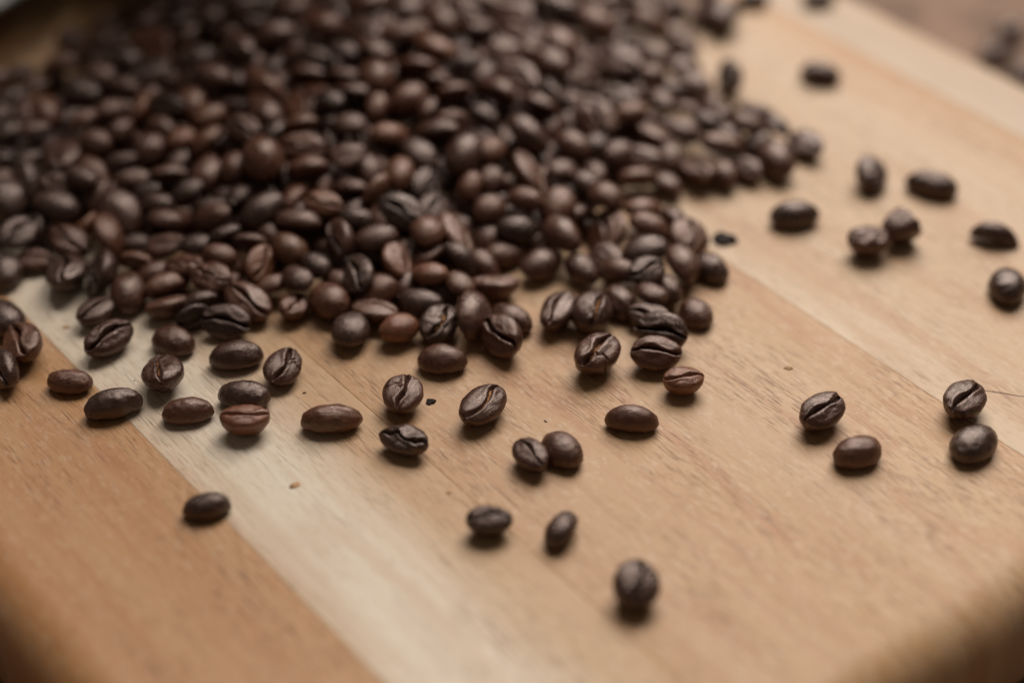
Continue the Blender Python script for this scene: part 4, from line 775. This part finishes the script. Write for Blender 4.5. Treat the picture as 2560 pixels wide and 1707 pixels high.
'-45.28,387.11,12.95|0.862,-0.247,-0.263,0.355|9.52|n|wr=0.65 hr=0.42 gd=1.2|',
'-53.19,351.79,12.18|0.852,0.126,0.215,0.460|8.83|g|wr=0.67 hr=0.42 gd=1.2|',
'0.33,373.93,12.73|0.858,0.102,-0.086,-0.497|9.03|d|wr=0.71 hr=0.42 gd=1.2|',
'-100.16,373.86,4.98|0.995,0.040,0.015,-0.094|9.14|w|wr=0.69 hr=0.42 gd=1.2|',
'-12.86,363.82,13.76|0.776,-0.127,-0.140,0.602|8.91|n|wr=0.65 hr=0.42 gd=1.2|',
'-60.71,388.91,10.45|0.381,0.645,0.633,0.196|9.98|d|wr=0.75 hr=0.42 gd=1.2|',
'-103.86,395.03,2.56|0.935,0.087,0.017,0.344|8.85|n|wr=0.72 hr=0.42 gd=1.2|',
'37.87,400.23,4.62|0.845,0.184,0.121,0.487|9.40|n|wr=0.72 hr=0.42 gd=1.2|',
'-71.49,396.46,8.25|0.321,0.787,0.417,0.322|10.46|d|wr=0.68 hr=0.42 gd=1.2|',
'-18.43,384.80,14.23|0.736,0.037,0.021,-0.676|10.21|w|wr=0.73 hr=0.42 gd=1.2|',
'50.11,405.28,3.27|0.456,0.727,-0.276,-0.433|9.89|w|wr=0.75 hr=0.42 gd=1.2|',
'-123.39,363.51,3.41|0.270,0.894,0.257,0.250|9.52|d|wr=0.65 hr=0.42 gd=1.2|',
'-110.51,306.52,3.68|-0.552,-0.535,0.192,0.609|9.27|n|wr=0.66 hr=0.42 gd=1.2|',
'19.35,396.45,8.29|0.803,0.422,-0.163,-0.388|9.10|n|wr=0.75 hr=0.42 gd=1.2|',
'1.31,391.58,10.95|0.783,0.531,0.163,0.280|9.35|w|wr=0.7 hr=0.42 gd=1.2|',
]
UND = [(-122.6,330.3,2.5),(-118.4,336.9,3.3),(-115.4,312.9,2.9),(-113.2,320.9,4.3),(-113.8,328.2,3.9),(-113.1,334.8,5.1),(-111,345.3,3.2),(-114.4,350.7,3.2),(-105.8,314.6,2.8),(-106.7,320.9,5.9),(-105.1,329.7,6.6),(-105.6,334,6.2),(-105.5,342.4,5.9),(-104.2,348.4,4.3),(-103.3,357.9,3.8),(-104.1,366,3.2),(-97,315.4,3),(-96.7,321.9,6),(-98.2,327.2,6.8),(-97.5,337.1,7.4),(-99.4,343.8,6.4),(-99.1,350.7,5.7),(-98.6,358,5.7),(-98.7,365.1,4.3),(-97.3,375.6,2.6),(-97.2,379.3,3.3),(-92.6,313.9,3),(-89.6,319.6,4.3),(-89.5,330.9,8),(-91.4,338.1,8.7),(-89.7,344,8.1),(-90.8,351.7,7.3),(-93.3,359.4,5.9),(-91,366.9,4.9),(-91.3,371.9,4.9),(-89.8,379.6,3.8),(-89.8,387.4,2.6),(-89.9,396,2.9),(-87.1,314,2.6),(-83.5,320.3,4),(-81.1,330.8,7.4),(-83.5,336.8,8.1),(-83,342.7,10),(-84.2,350.3,7.9),(-82.4,357.3,8.7),(-83.3,365.7,7.4),(-84.3,373.2,5.1),(-83.8,380.2,5.1),(-82.5,389,3.7),(-82.7,396.7,3.9),(-81.1,402.6,2.7),(-75.2,313.2,3.4),(-73,319.5,4.3),(-75,328.6,7.3),(-75.8,335.4,8),(-74.3,340.4,8.6),(-75.5,351.7,10.1),(-74.1,359.6,9.3),(-77.3,364.3,7.2),(-76.6,370.9,7),(-76,380,6.2),(-75.9,389.5,5.5),(-75.6,395.4,4.7),(-75.3,402.8,3.9),(-77.2,411,2.4),(-66.9,306.8,3),(-69.4,312.7,4),(-67.9,321.3,5.7),(-67.6,330,7.3),(-67.4,333.9,6.7),(-69.8,344.4,10.2),(-68.1,351,11.1),(-68.8,362,9.7),(-68.6,364.3,8.7),(-69,374.5,9.4),(-68.2,382.8,7.5),(-66.4,385.9,8),(-65.3,394.7,7.6),(-68.7,403.6,5.7),(-67.7,409.6,4.5),(-70.5,417.6,2.4),(-60.4,291.6,3.1),(-62.4,297.2,2.6),(-61,306.1,4),(-61.4,313.1,5.4),(-58.8,322.3,7.2),(-62.3,329.6,8),(-62.2,335.6,8.5),(-59,342.8,10.1),(-59.5,352.8,12),(-61.1,357.8,11.8),(-61.1,365.9,10.7),(-59.5,370.3,9.4),(-62.7,379.8,9),(-61.6,388.1,9),(-61.3,395.4,7.3),(-58.4,401.9,7.1),(-61.3,408.2,4.9),(-61,417,4.1),(-61.9,423.4,2.6),(-52.7,297.8,2.5),(-53.2,305.1,5.2),(-53.3,313.3,7),(-54.7,321.7,7.5),(-55.1,330.5,8.7),(-51.2,336.2,9.6),(-54.2,344.8,10.3),(-55,351.5,12.4),(-54,357.8,12.4),(-53.2,365.4,11.5),(-53.2,374.4,9.8),(-55.8,379.5,10.6),(-55.5,389.3,8.5),(-54.8,396.1,8.3),(-54.2,404.5,6.6),(-53.9,410.6,6.8),(-54.5,417.6,5),(-52.6,426.3,2.5),(-46.7,297.9,3.7),(-45.6,306.6,5.5),(-44.8,314.5,6.8),(-46.4,321.6,8.6),(-44.5,327.2,9.1),(-45.6,334.5,10.5),(-46.9,344.5,11.5),(-48.6,351.2,12.5),(-49,357,13.3),(-42.2,366.2,13.1),(-48.7,374.4,10.6),(-47.9,381.5,10.8),(-46.2,388.7,10.3),(-44.2,393.9,9.2),(-47,402.6,8.3),(-45.5,409.7,7.3),(-46.7,418.5,5),(-46.4,425.3,3.9),(-36.8,297.6,3),(-38.9,306.7,5.8),(-38.5,314.2,6.1),(-38.7,321.1,8),(-38.2,329.1,9.3),(-39.2,333.9,10.1),(-38.7,343.1,12.6),(-38.7,347.1,12.4),(-37.3,356.4,13.6),(-36.6,362.5,13.6),(-38.4,376.1,12.2),(-38.3,382.1,12.8),(-37.7,387.4,11.3),(-36.6,392.1,10.6),(-39.6,402.7,8.8),(-39.2,409.8,7.8),(-38.5,419.4,4.8),(-37.6,423.7,5.1),(-33.3,299,4.4),(-30,304.9,5.9),(-32,314.1,7.2),(-30,321,8.7),(-29.9,325.8,9.6),(-30.9,336.6,11.4),(-32.8,345.4,11.4),(-31.9,350.7,12),(-30,357.6,12.1),(-31.5,364.1,13.6),(-32.7,373.6,13.9),(-31.3,381.2,12.5),(-31.6,390.1,11.6),(-32.2,396.8,10.7),(-32.2,405.2,8.2),(-32.2,410.3,7.2),(-32.2,418.8,6.5),(-30.5,424.3,5),(-30.8,432.2,2.6),(-23.7,293.7,2.8),(-22.8,300.1,4.6),(-24.8,307.9,6.1),(-24.2,311.4,5.4),(-23.7,320.4,7.6),(-24.1,326.6,7.9),(-23.9,334.6,9.7),(-23.9,345,11.4),(-22.6,351.1,11.7),(-24.6,360.6,12.4),(-23.7,364,13.1),(-22.7,373.4,12.9),(-22.6,381.6,11.9),(-24.6,387.7,12.1),(-25.1,393.2,12),(-24.8,401.9,10.3),(-26.5,411.2,7.5),(-23.3,418.1,6),(-23.6,427.2,4.8),(-23.9,431.8,3.9),(-17.4,298.7,2.8),(-18.2,306.1,3.6),(-16.2,310,4.9),(-16.1,321.7,6.9),(-17.7,326.5,8.1),(-14.5,334.1,9.3),(-16.3,342.2,9.9),(-16.7,351.9,11.9),(-14.2,357.4,11.3),(-16.9,365.1,11.3),(-15.9,371.2,12.3),(-17,380.4,11.9),(-17.3,387.6,11.4),(-15.6,396.9,11.2),(-16.7,403.2,9.6),(-16.6,411.6,8.6),(-16,414.6,7.9),(-17,426,5.1),(-13.6,432.8,3.7),(-15.2,439.4,2.5),(-11.4,305.9,3.4),(-10.6,313.3,4.7),(-8.8,321.6,6.8),(-7.6,328.9,7.1),(-9.7,334.6,8.2),(-8.3,344.3,8.7),(-9.6,351.6,9.9),(-9,357.4,10.8),(-9.1,368.5,10.7),(-8.6,375.2,10.8),(-7.9,381.4,10.6),(-9.9,387.5,10.5),(-8.2,396.7,10.4),(-7.4,404.3,9.2),(-9.4,410,9.2),(-9.2,417.1,7.6),(-8.5,424.7,6.2),(-10.8,430.1,4.3),(-1.2,308,3.5),(-3,312.2,3.7),(-3,318.5,5.6),(-2.4,329.6,6.8),(-2.6,335.2,6.9),(-1.8,343.6,9.2),(-0.4,350.5,9),(-2,357.1,9.7),(-4,369.5,10.4),(-2.7,373.7,9),(-2.3,381.9,9.8),(-3,386.9,9.6),(-3.9,395,9),(-1.2,404.3,8.2),(-3.2,410.1,9.5),(0.2,416.8,6.8),(-1.7,425.4,6.7),(0.3,432.5,3.1),(5.7,306.2,2.5),(3.8,314.3,4.3),(7,320.6,4.9),(6.6,327.1,4.7),(5.7,336.4,5.5),(5.1,344.2,6.7),(4.7,351.4,7.8),(3.7,358.8,9.7),(8.1,367.5,8.4),(5.4,374,7.6),(5.2,378.7,7.8),(3.2,388.5,8.4),(4.7,393.6,9),(4.4,403,9.3),(4.2,410.1,8.7),(7.3,420.2,5.6),(5.3,423.5,6.1),(6.3,433.7,3),(12.8,317.1,3.3),(11.3,322,3.7),(12.3,328.8,3.4),(14,335.1,4.2),(12.2,342.8,6),(14.7,348.8,6.8),(13.2,359.6,6.3),(12.9,364.9,6.6),(13.2,375.4,6.5),(11.6,380.7,7.4),(13,387.2,5.7),(12.7,394.5,6.6),(11.1,404.2,7.3),(14,411.6,8.3),(13.9,418.7,6.5),(15.1,423.9,5),(12.7,432.8,3.5),(18.8,307.4,2.5),(18.7,343.4,4.5),(22.1,351.1,5.1),(19.8,358.7,5.2),(21.6,365.5,3.8),(21.9,374,5),(21.4,378.4,5.6),(23,387.6,3.5),(19.6,394.5,4.7),(21.7,403.5,5.5),(21.7,410.9,5.2),(21.7,418,5.3),(20.9,426.4,4.7),(29.7,344.6,4.1),(27.9,350.9,4.5),(29.8,358.9,2.4),(28.8,374.2,3.2),(27.5,382.1,3.5),(29.2,396.1,2.9),(27.6,402.1,3.6),(26.4,410.1,4.6),(28.1,417.6,4.7),(28,425.6,3.5),(36.2,344.7,2.7),(32.2,409.9,4.2),(34.6,417.8,2.9),(-99.7,345.9,2.5),(-96.7,349.5,2.5),(-92,331.8,2.6),(-91.5,334.8,2.8),(-91.2,344.7,3.8),(-83.1,337.2,3.8),(-84.3,343.5,4.6),(-83,349.2,4),(-80.9,365.1,3.4),(-74.6,330.9,3.2),(-74.4,334.8,3.6),(-75.9,344.5,6.2),(-75.5,351.2,5.7),(-74.4,357.3,4.1),(-76.1,366.2,3.7),(-75.9,373.6,3),(-69.4,337.5,3.3),(-68,344.1,5.3),(-69.2,351.8,5.6),(-67.2,358.7,5.3),(-68.2,366.5,4.9),(-65.8,371,4.3),(-68.4,380.5,3.2),(-70.2,386.9,2.7),(-60.4,329,3.4),(-61.7,338,4.8),(-59.6,344.1,5.6),(-63.2,352.8,6),(-60.1,357.3,6.9),(-60.4,364.1,6),(-60.5,374.3,4.5),(-60.3,380.3,3.4),(-61.8,389.1,4.3),(-63.2,395.9,3),(-52.1,323.8,3.7),(-52.8,329.6,4.1),(-53.1,334.9,4.5),(-54.9,342.7,6),(-51.6,349.5,7.8),(-55.8,357.7,7.5),(-53.5,365.3,6.9),(-53.5,374.2,6.6),(-52.5,381.1,6.2),(-54.2,386.6,4.4),(-52.8,396.7,3.8),(-53.3,402.2,2.5),(-46.1,320.1,2.9),(-44,326.1,5.6),(-47.1,334.6,5.9),(-47.3,341.1,6.1),(-45.7,349.5,7.8),(-45.8,359.4,8.6),(-47.3,365.2,7.2),(-45.7,374.3,7.1),(-44.9,381.1,7.2),(-49.1,386.1,5.7),(-44.9,395.1,4.7),(-45.9,403,3.7),(-39.1,315.3,2.5),(-39.9,321.4,3.7),(-36.6,327.3,4),(-37.1,331.5,5.3),(-40,344.8,6.5),(-40.5,349.2,7.8),(-38.4,358.4,9.8),(-39.3,367.1,8.5),(-38.5,373.9,8.5),(-39.2,378.7,8),(-38,386.7,6.9),(-38.7,395.9,5.9),(-40.2,399.7,4.8),(-36.7,410.3,3.2),(-32,314.7,3),(-33,319.2,3.5),(-30.1,328.4,4.1),(-30.3,337.1,5.7),(-30.7,342.5,7.3),(-31.1,350.2,7.7),(-30.5,359,7.9),(-31.3,367.6,9.4),(-32.4,370.6,8.9),(-31.6,380.4,8),(-30.9,386.9,6.7),(-30.9,395.7,6.6),(-32.6,403.3,4.6),(-29.7,410,2.5),(-23.5,322.9,3.7),(-24.9,329.5,4.6),(-22,336.6,5),(-22.2,344.9,6.3),(-24.9,351,7.9),(-23.4,358.8,7.3),(-25.7,366.1,9),(-25.7,372.1,8.5),(-23.4,382.3,8.3),(-23.1,388.3,7.3),(-23,394.5,6.4),(-23.4,403.4,5),(-25.2,409.7,4.4),(-23.5,416.3,2.4),(-18.3,323.6,3),(-15.5,328.1,3.3),(-16.6,336,5.4),(-13.8,343,4.5),(-17.9,350.5,6),(-17.4,357.8,7.2),(-17.2,367.4,7),(-16.9,375.3,7.5),(-16.5,381,7.1),(-14.9,388.4,7),(-17.2,393.1,7.8),(-15.3,400.8,6.3),(-16.2,412.7,3.5),(-18,417.5,3.4),(-14.8,422.2,2.6),(-9.4,327.7,3),(-10,337.1,4.3),(-7.9,343.1,3.9),(-9.2,351.9,5.2),(-8.8,357.6,5.6),(-10.7,367.3,7.5),(-8.2,372.7,5.6),(-8.8,379.9,5.6),(-9.3,388.3,5.7),(-9,394.2,6.1),(-9.3,402.4,5.1),(-8.1,410.4,3.9),(-9,416,2.8),(-3.3,335.4,2.4),(-2.6,344.6,3.2),(-1.9,351.1,4.8),(-3.4,359.4,4.8),(-1.7,365.1,4.8),(-3,374.6,5.1),(-0.5,380.3,4.3),(1.2,386.8,3.9),(-1.1,397.3,4.3),(-0.8,404.4,4.4),(-1.4,410.8,3),(5.1,343.6,2.6),(6.1,351.1,3.6),(6.3,358.2,4.6),(6.9,368,2.5),(5.1,372.4,3.6),(5.5,382.4,3.6),(6.8,388.2,3.5),(5,394.8,3.4),(5.2,404.9,3.9),(5,410.3,4.1),(12.7,367,2.6),(13.1,411.4,3.8),(-141,338,1.6),(-135.8,314.6,1.6),(-136.3,320.5,1.6),(-135.7,328.9,1.8),(-131.9,337.3,3.4),(-135.5,345,1.6),(-135,351,1.6),(-127.5,310.8,3.1),(-127,315.7,3.6),(-129.4,323.8,3.4),(-128.1,327,3.9),(-126.6,334.6,4.8),(-129.4,344.6,3.2),(-124.8,349.8,3.8),(-129.9,355.5,1.6),(-120.7,298,1.6),(-122.2,305.9,3.1),(-121.5,314.5,5),(-121.2,318.7,5.4),(-114,299.2,2.8),(-83.2,417.9,3.4),(-82.7,422.9,2.4),(-76.7,410.6,6.2),(-71.8,417,5.8),(-75.4,423.2,3.8),(-73.2,433.5,1.8),(-68.5,411.5,7.4),(-68.1,415.9,6.6),(-67.4,426.3,4.6),(-69.8,430.4,3.2),(-67,438.5,1.9),(-62.7,410.3,8.5),(-60.5,416.8,7.7),(-63.5,423.7,5.9),(-60,433.9,3.9),(-58.4,437.6,3.1),(-55.8,410.2,9.6),(-51.5,420.1,8.1),(-50.3,427.2,6.5),(-52.8,433.6,4.7),(-51.6,439.1,3.3),(-43,401.5,12.4),(-47.1,411.1,10.4),(-48,418.2,8.8),(-45.2,424.9,7.5),(-43.4,431.9,5.9),(-46.4,440.7,3.3),(-42.6,449,1.6),(-41.4,403,12.3),(-39.1,411.4,10.8),(-37.9,417.6,9.6),(-39.3,426.8,7.5),(-40,432,6.2),(-41.9,440.6,3.7),(-37.3,446.2,2.6),(-36.5,451.7,1.6),(-31,399.2,13.5),(-33.9,400.1,13.2),(-28.4,410.4,11.7),(-30.4,418.6,10),(-31.5,424.2,8.7),(-29.6,432.7,6.8),(-30.6,439.9,4.9),(-32.4,447.6,2.6),(-23.9,402.9,13.3),(-22.5,407.1,12.6),(-24.3,416.7,10.7),(-25.9,424.6,9),(-22.4,432.5,7.5),(-25.2,437.8,6),(-25,446.6,3.6),(-26.4,453.7,1.6),(-16.4,395.9,14.8),(-14.4,402.1,13.8),(-14.9,410,12.4),(-13.8,418,10.8),(-19.3,428.1,8.7),(-16.5,430.9,8),(-18.3,437.7,6.4),(-13.6,442.1,5),(-15.8,455.2,1.6),(-9.5,397.3,14.2),(-9.2,403.6,13.4),(-8.6,411.7,11.9),(-6.2,419.1,10.4),(-11,423.6,9.5),(-9.6,431.6,7.6),(-8.7,442.1,4.9),(-8.1,447.2,3.4),(-11.8,454,1.6),(-1.4,401.9,13.1),(-3.8,409.7,12.2),(-3,415.5,11),(-2.5,423.9,9.2),(0.3,430.1,7.7),(-0.8,441.9,4.7),(-0.4,445.8,3.5),(-3.7,452.9,1.6),(5.7,400.5,11.7),(4.3,408.2,12.3),(5,419.1,10.1),(7,425.8,8.5),(7,430.3,7.4),(4.4,440.1,5),(3.8,446.4,3.2),(14.2,410.2,11.1),(11.9,420.3,9.6),(15.9,423.9,8.7),(15.8,432.3,6.6),(15.6,438.3,5.1),(12.5,448.2,2.3),(23.3,412.1,9.7),(20.6,418.4,9.6),(18.4,425.4,8.2),(19.9,431,6.8),(20.8,438.8,4.7),(21.9,446.5,2.4),(27.4,407.4,8.3),(27.8,418.9,8.1),(26.5,425.1,7.6),(25.9,433.9,5.9),(27.4,441.9,3.6),(26.1,447.3,2),(37.3,412.6,6.7),(36.5,419.7,6.2),(34.4,425.2,5.9),(35.2,434.2,4.3),(34.8,440.7,3.3),(36.6,446.6,1.8),(43.4,418.2,4.9),(43.6,423.3,4),(42.4,432.9,2.7),(40.9,439.6,2),(41,445.7,1.6),(48.4,419.5,3.5),(50,427.2,1.7),(48.9,433.6,1.6)]
PIECES = [
('half', 76.05, 300.69, 0.0, 9.08, 'broken half bean with its ragged inside turned up'),
('wedge', 85.07, 305.78, 29.2, 7.75, 'thin wedge broken off a bean, behind the half bean'),
('shell', 104.23, 305.15, -23.4, 10.43, 'curved black hollow shell of a bean near the right frame edge'),
('chip', 46.05, 305.54, -16.6, 4.75, 'dark flat chip right of the heap on the pale plank'),
('chip', -15.82, 253.37, 14.8, 1.87, 'tiny dark chip right of the jagged-creased round bean'),
]
TABLE = [
(141.26, 436.83, 50.4, 'farther of two dark beans on the table beyond the board'),
(133.89, 424.4, 36.6, "dark bean on the table touching the board's far edge"),
(138.99, 412.44, -49.2, 'dark bean on the table cut by the right frame edge'),
]
CRUMBS = [
('n', -40.54, 256.12, 20, 0.9, 'tiny dark crumb on the wood beside a faint scratch, left of centre'),
('n', 6.42, 247.97, -40, 0.9, 'dark speck at the end of a thin grain line, right of the chaff-creased bean'),
('n', -74.28, 259.72, 10, 0.6, 'pinhead speck on pale wood just left of the orange-creased bean'),
('f', -39.99, 230.58, 28, 2.4, 'tan flake of chaff on the white plank, below the long slim bean'),
('f', 54.93, 263.39, -10, 2.0, 'orange flake of chaff on the wood, left of the notched creased bean'),
('f', -90.92, 276.14, 5, 1.8, 'orange flake of chaff on the pale plank, near two slanting beans'),
('f', -11.57, 228.66, 0, 1.3, 'small pinkish fleck on the wood, left of the blurred level-creased bean'),
]


for r_ in LOOSE: place(r_, "loose coffee beans scattered on the board", 'z=' not in r_)
for r_ in HEAP: place(r_, "coffee beans piled in the heap", False)

V = []; F = []; nb_ = 40
bag_a = Vector((-0.1137, 0.4009)).to_3d(); bag_b = Vector((0.0017, 0.4551)).to_3d(); bw = (bag_b-bag_a).length/2  # guessed bag, stretched wide and tall out of view to shade the heap's left
for lev, (hz, dz, wz) in enumerate(((0, .90, .97), (.004, 1, 1), (.05, 1.03, 1.0), (.11, .92, .99), (.19, .62, .985), (.245, .25, .98), (.265, .07, .98), (.29, .06, .98))):
    for i in range(nb_):
        t_ = 2*math.pi*i/nb_; ct_ = math.cos(t_); st_ = math.sin(t_)
        V.append((bw*wz*math.copysign(abs(ct_)**.45, ct_), .034*dz*math.copysign(abs(st_)**.6, st_)+.002*math.sin(5*ct_+hz*60), hz))
for j in range(7):
    for i in range(nb_):
        k = (i+1) % nb_; F.append((j*nb_+i, j*nb_+k, (j+1)*nb_+k, (j+1)*nb_+i))
F.append(tuple(range(7*nb_, 8*nb_))); F.append(tuple(range(nb_))[::-1])
o = link("shade_bag", mesh("shade_bag", V, F, M_TIN), label="dark blurred bag behind the heap at the upper left, enlarged to shade it", category="bag")
dv = (bag_b-bag_a).normalized(); mid_ = (bag_a+bag_b)/2+Vector((-dv.y, dv.x, 0))*.034
o.location = (mid_.x, mid_.y, .0002); o.rotation_euler = (0, 0, math.atan2(dv.y, dv.x))
def in_bag(x, y):
    p_ = Vector((x, y, 0))-mid_
    return abs(p_.dot(dv)) < bw+.004 and abs(p_.dot(Vector((-dv.y, dv.x, 0)))) < .04

# the rest of the heap (buried, far or out of the picture): one mass of low-detail beans
LOW = []
for s in range(5):
    P, F, _ = bean_geo(900+s, wr=.7, hr=.52, gd=1.2, nr=11, nt=9, nd=7); LOW.append((P, F))
VV = []; FF = []; nb = 0; rnd = random.Random(11)
def add_low(p, Rm, l):
    global nb
    P, F = LOW[rnd.randrange(5)]
    VV.append((P@Rm.T)*l+np.array(p)); FF.extend([tuple(i+nb for i in f) for f in F]); nb += len(P)
for (x, y, z) in UND:
    q = Quaternion((rnd.gauss(0, 1), rnd.gauss(0, 1), rnd.gauss(0, .35), rnd.gauss(0, .35)))
    if in_bag(x/1000, y/1000): continue
    q.normalize(); q = Quaternion((0, 0, 1), rnd.uniform(0, 6.28)) @ Quaternion((1, 0, 0), rnd.choice([0, math.pi, math.pi, 1.9])+rnd.gauss(0, .3)) @ Quaternion((0, 1, 0), rnd.gauss(0, .25))
    Rm = np.array(q.to_matrix()); P = LOW[0][0]
    l = rnd.uniform(.0085, .0105)
    add_low((x/1000, y/1000, max(z/1000, .0032)), Rm, l)
for r_ in FILL:
    p, q, l, c, od, lab = parse(r_)
    if in_bag(p[0], p[1]): continue
    add_low(p, np.array(q.to_matrix()), l)
hm = mesh("coffee_bean_heap", np.vstack(VV), FF, M_HEAP)
link("coffee_bean_heap", hm, kind="stuff", label="deeper and far beans of the dark coffee heap behind the nearer ones")

# ------------------------------------------------------------------ broken pieces, chips
def chip(seed, sx, sy, sz):
    rs = np.random.RandomState(seed); V = []; F = []; n = 9
    ang = np.sort(rs.uniform(0, 6.28, n)+np.arange(n)*.0); ang = np.linspace(0, 6.28, n, endpoint=False)+rs.uniform(-.2, .2, n)
    rad = rs.uniform(.6, 1.05, n); rad[2] *= .6
    for z, k in ((0, 1.), (.55, .98), (1., .72)):
        for i in range(n): V.append((math.cos(ang[i])*rad[i]*k*sx, math.sin(ang[i])*rad[i]*k*sy, z*sz*(1+.3*math.sin(ang[i]+seed))))
    for j in range(2):
        for i in range(n):
            k = (i+1) % n; F.append((j*n+i, j*n+k, (j+1)*n+k, (j+1)*n+i))
    F.append(tuple(range(2*n, 3*n))); F.append(tuple(range(n))[::-1])
    return V, F
for i, (kind, x, y, yaw, l, lab) in enumerate(PIECES):
    x /= 1000; y /= 1000; l /= 1000
    Rz = Quaternion((0, 0, 1), R(yaw))
    if kind == 'chip':
        V, F = chip(i+3, l*.62, l*.50, l*.26); me = mesh("bean_chip", V, F, M_CHIP, False)
        o = link("bean_chip", me); o.location = (x, y, .00002); o.rotation_euler = (0, 0, R(yaw))
    else:
        if kind == 'half':
            P, F, _ = bean_geo(311, wr=.80, hr=.66, gd=.2, gnarl=1.1); q = Rz @ Quaternion((1, 0, 0), R(4)); s = l*1.02; col = 'w'
        elif kind == 'wedge':
            P, F, _ = bean_geo(312, wr=.62, hr=.62, gd=.15, half=.46); q = Rz @ Quaternion((0, 1, 0), R(-14)) @ Quaternion((1, 0, 0), R(6)); s = l*1.6; col = 'n'
        else:
            P, F, _ = bean_geo(313, wr=.44, hr=.40, gd=1, shell=1); P[:, 2] *= 1.; q = Rz @ Quaternion((0, 0, 1), R(8)) @ Quaternion((1, 0, 0), R(172)); s = l*1.03; col = 'd'
            P[:, 2] -= .0
        me = mesh("broken_bean", P, F, BM[col]); o = link("broken_bean", me)
        o.rotation_mode = 'QUATERNION'; o.rotation_quaternion = q; o.scale = (s, s, s)
        Rm = np.array(q.to_matrix()); o.location = (x, y, -(P@Rm.T)[:, 2].min()*s-.00003)
    o['label'] = lab; o['category'] = "bean chip" if kind == 'chip' else "broken bean"; o['group'] = "broken bean pieces on the board"
for i, (mat, x, y, yaw, l, lab) in enumerate(CRUMBS):
    V, F = chip(i+21, l*.0005, l*.00028, l*.00014)
    o = link("coffee_crumb" if mat == 'n' else "chaff_flake", mesh("coffee_crumb" if mat == 'n' else "chaff_flake", V, F, BM['n'] if mat == 'n' else M_FLAKE, False), label=lab, category="crumb", group="crumbs lying on the board")
    o.location = (x/1000, y/1000, .00002); o.rotation_euler = (0, 0, R(yaw))
for i, (x, y, yaw, lab) in enumerate(TABLE):
    me, ch, P = bean_data('d', {'wr': .72, 'own': 1}, .01)
    o = link("coffee_bean", me, label=lab, category="coffee bean", group="coffee beans fallen on the table")
    q = Quaternion((0, 0, 1), R(yaw)) @ Quaternion((1, 0, 0), R(180)); o.rotation_mode = 'QUATERNION'; o.rotation_quaternion = q; o.scale = (.0105,)*3
    o.location = (x/1000, y/1000, -.026-(P@np.array(q.to_matrix()).T)[:, 2].min()*.0105)

# ------------------------------------------------------------------ out-of-focus vessel at the top left corner
MX, MY, MR = (-0.1613, 0.4086, 0.0420)
prof = [(0, 0), (MR*.55, 0), (MR*.57, .0015), (MR*.60, .002), (MR*.9, .0085), (MR*.985, .011), (MR, .012), (MR*.985, .0128), (MR*.93, .0118), (MR*.62, .0048), (MR*.5, .0036), (0, .0034)]
V, F = lathe(prof, 72); o = link("dish", mesh("dish", V, F, M_CER), label="pale grey dish, blurred, cut off by the top left corner", category="dish")
o.location = (MX, MY, 0.0002)
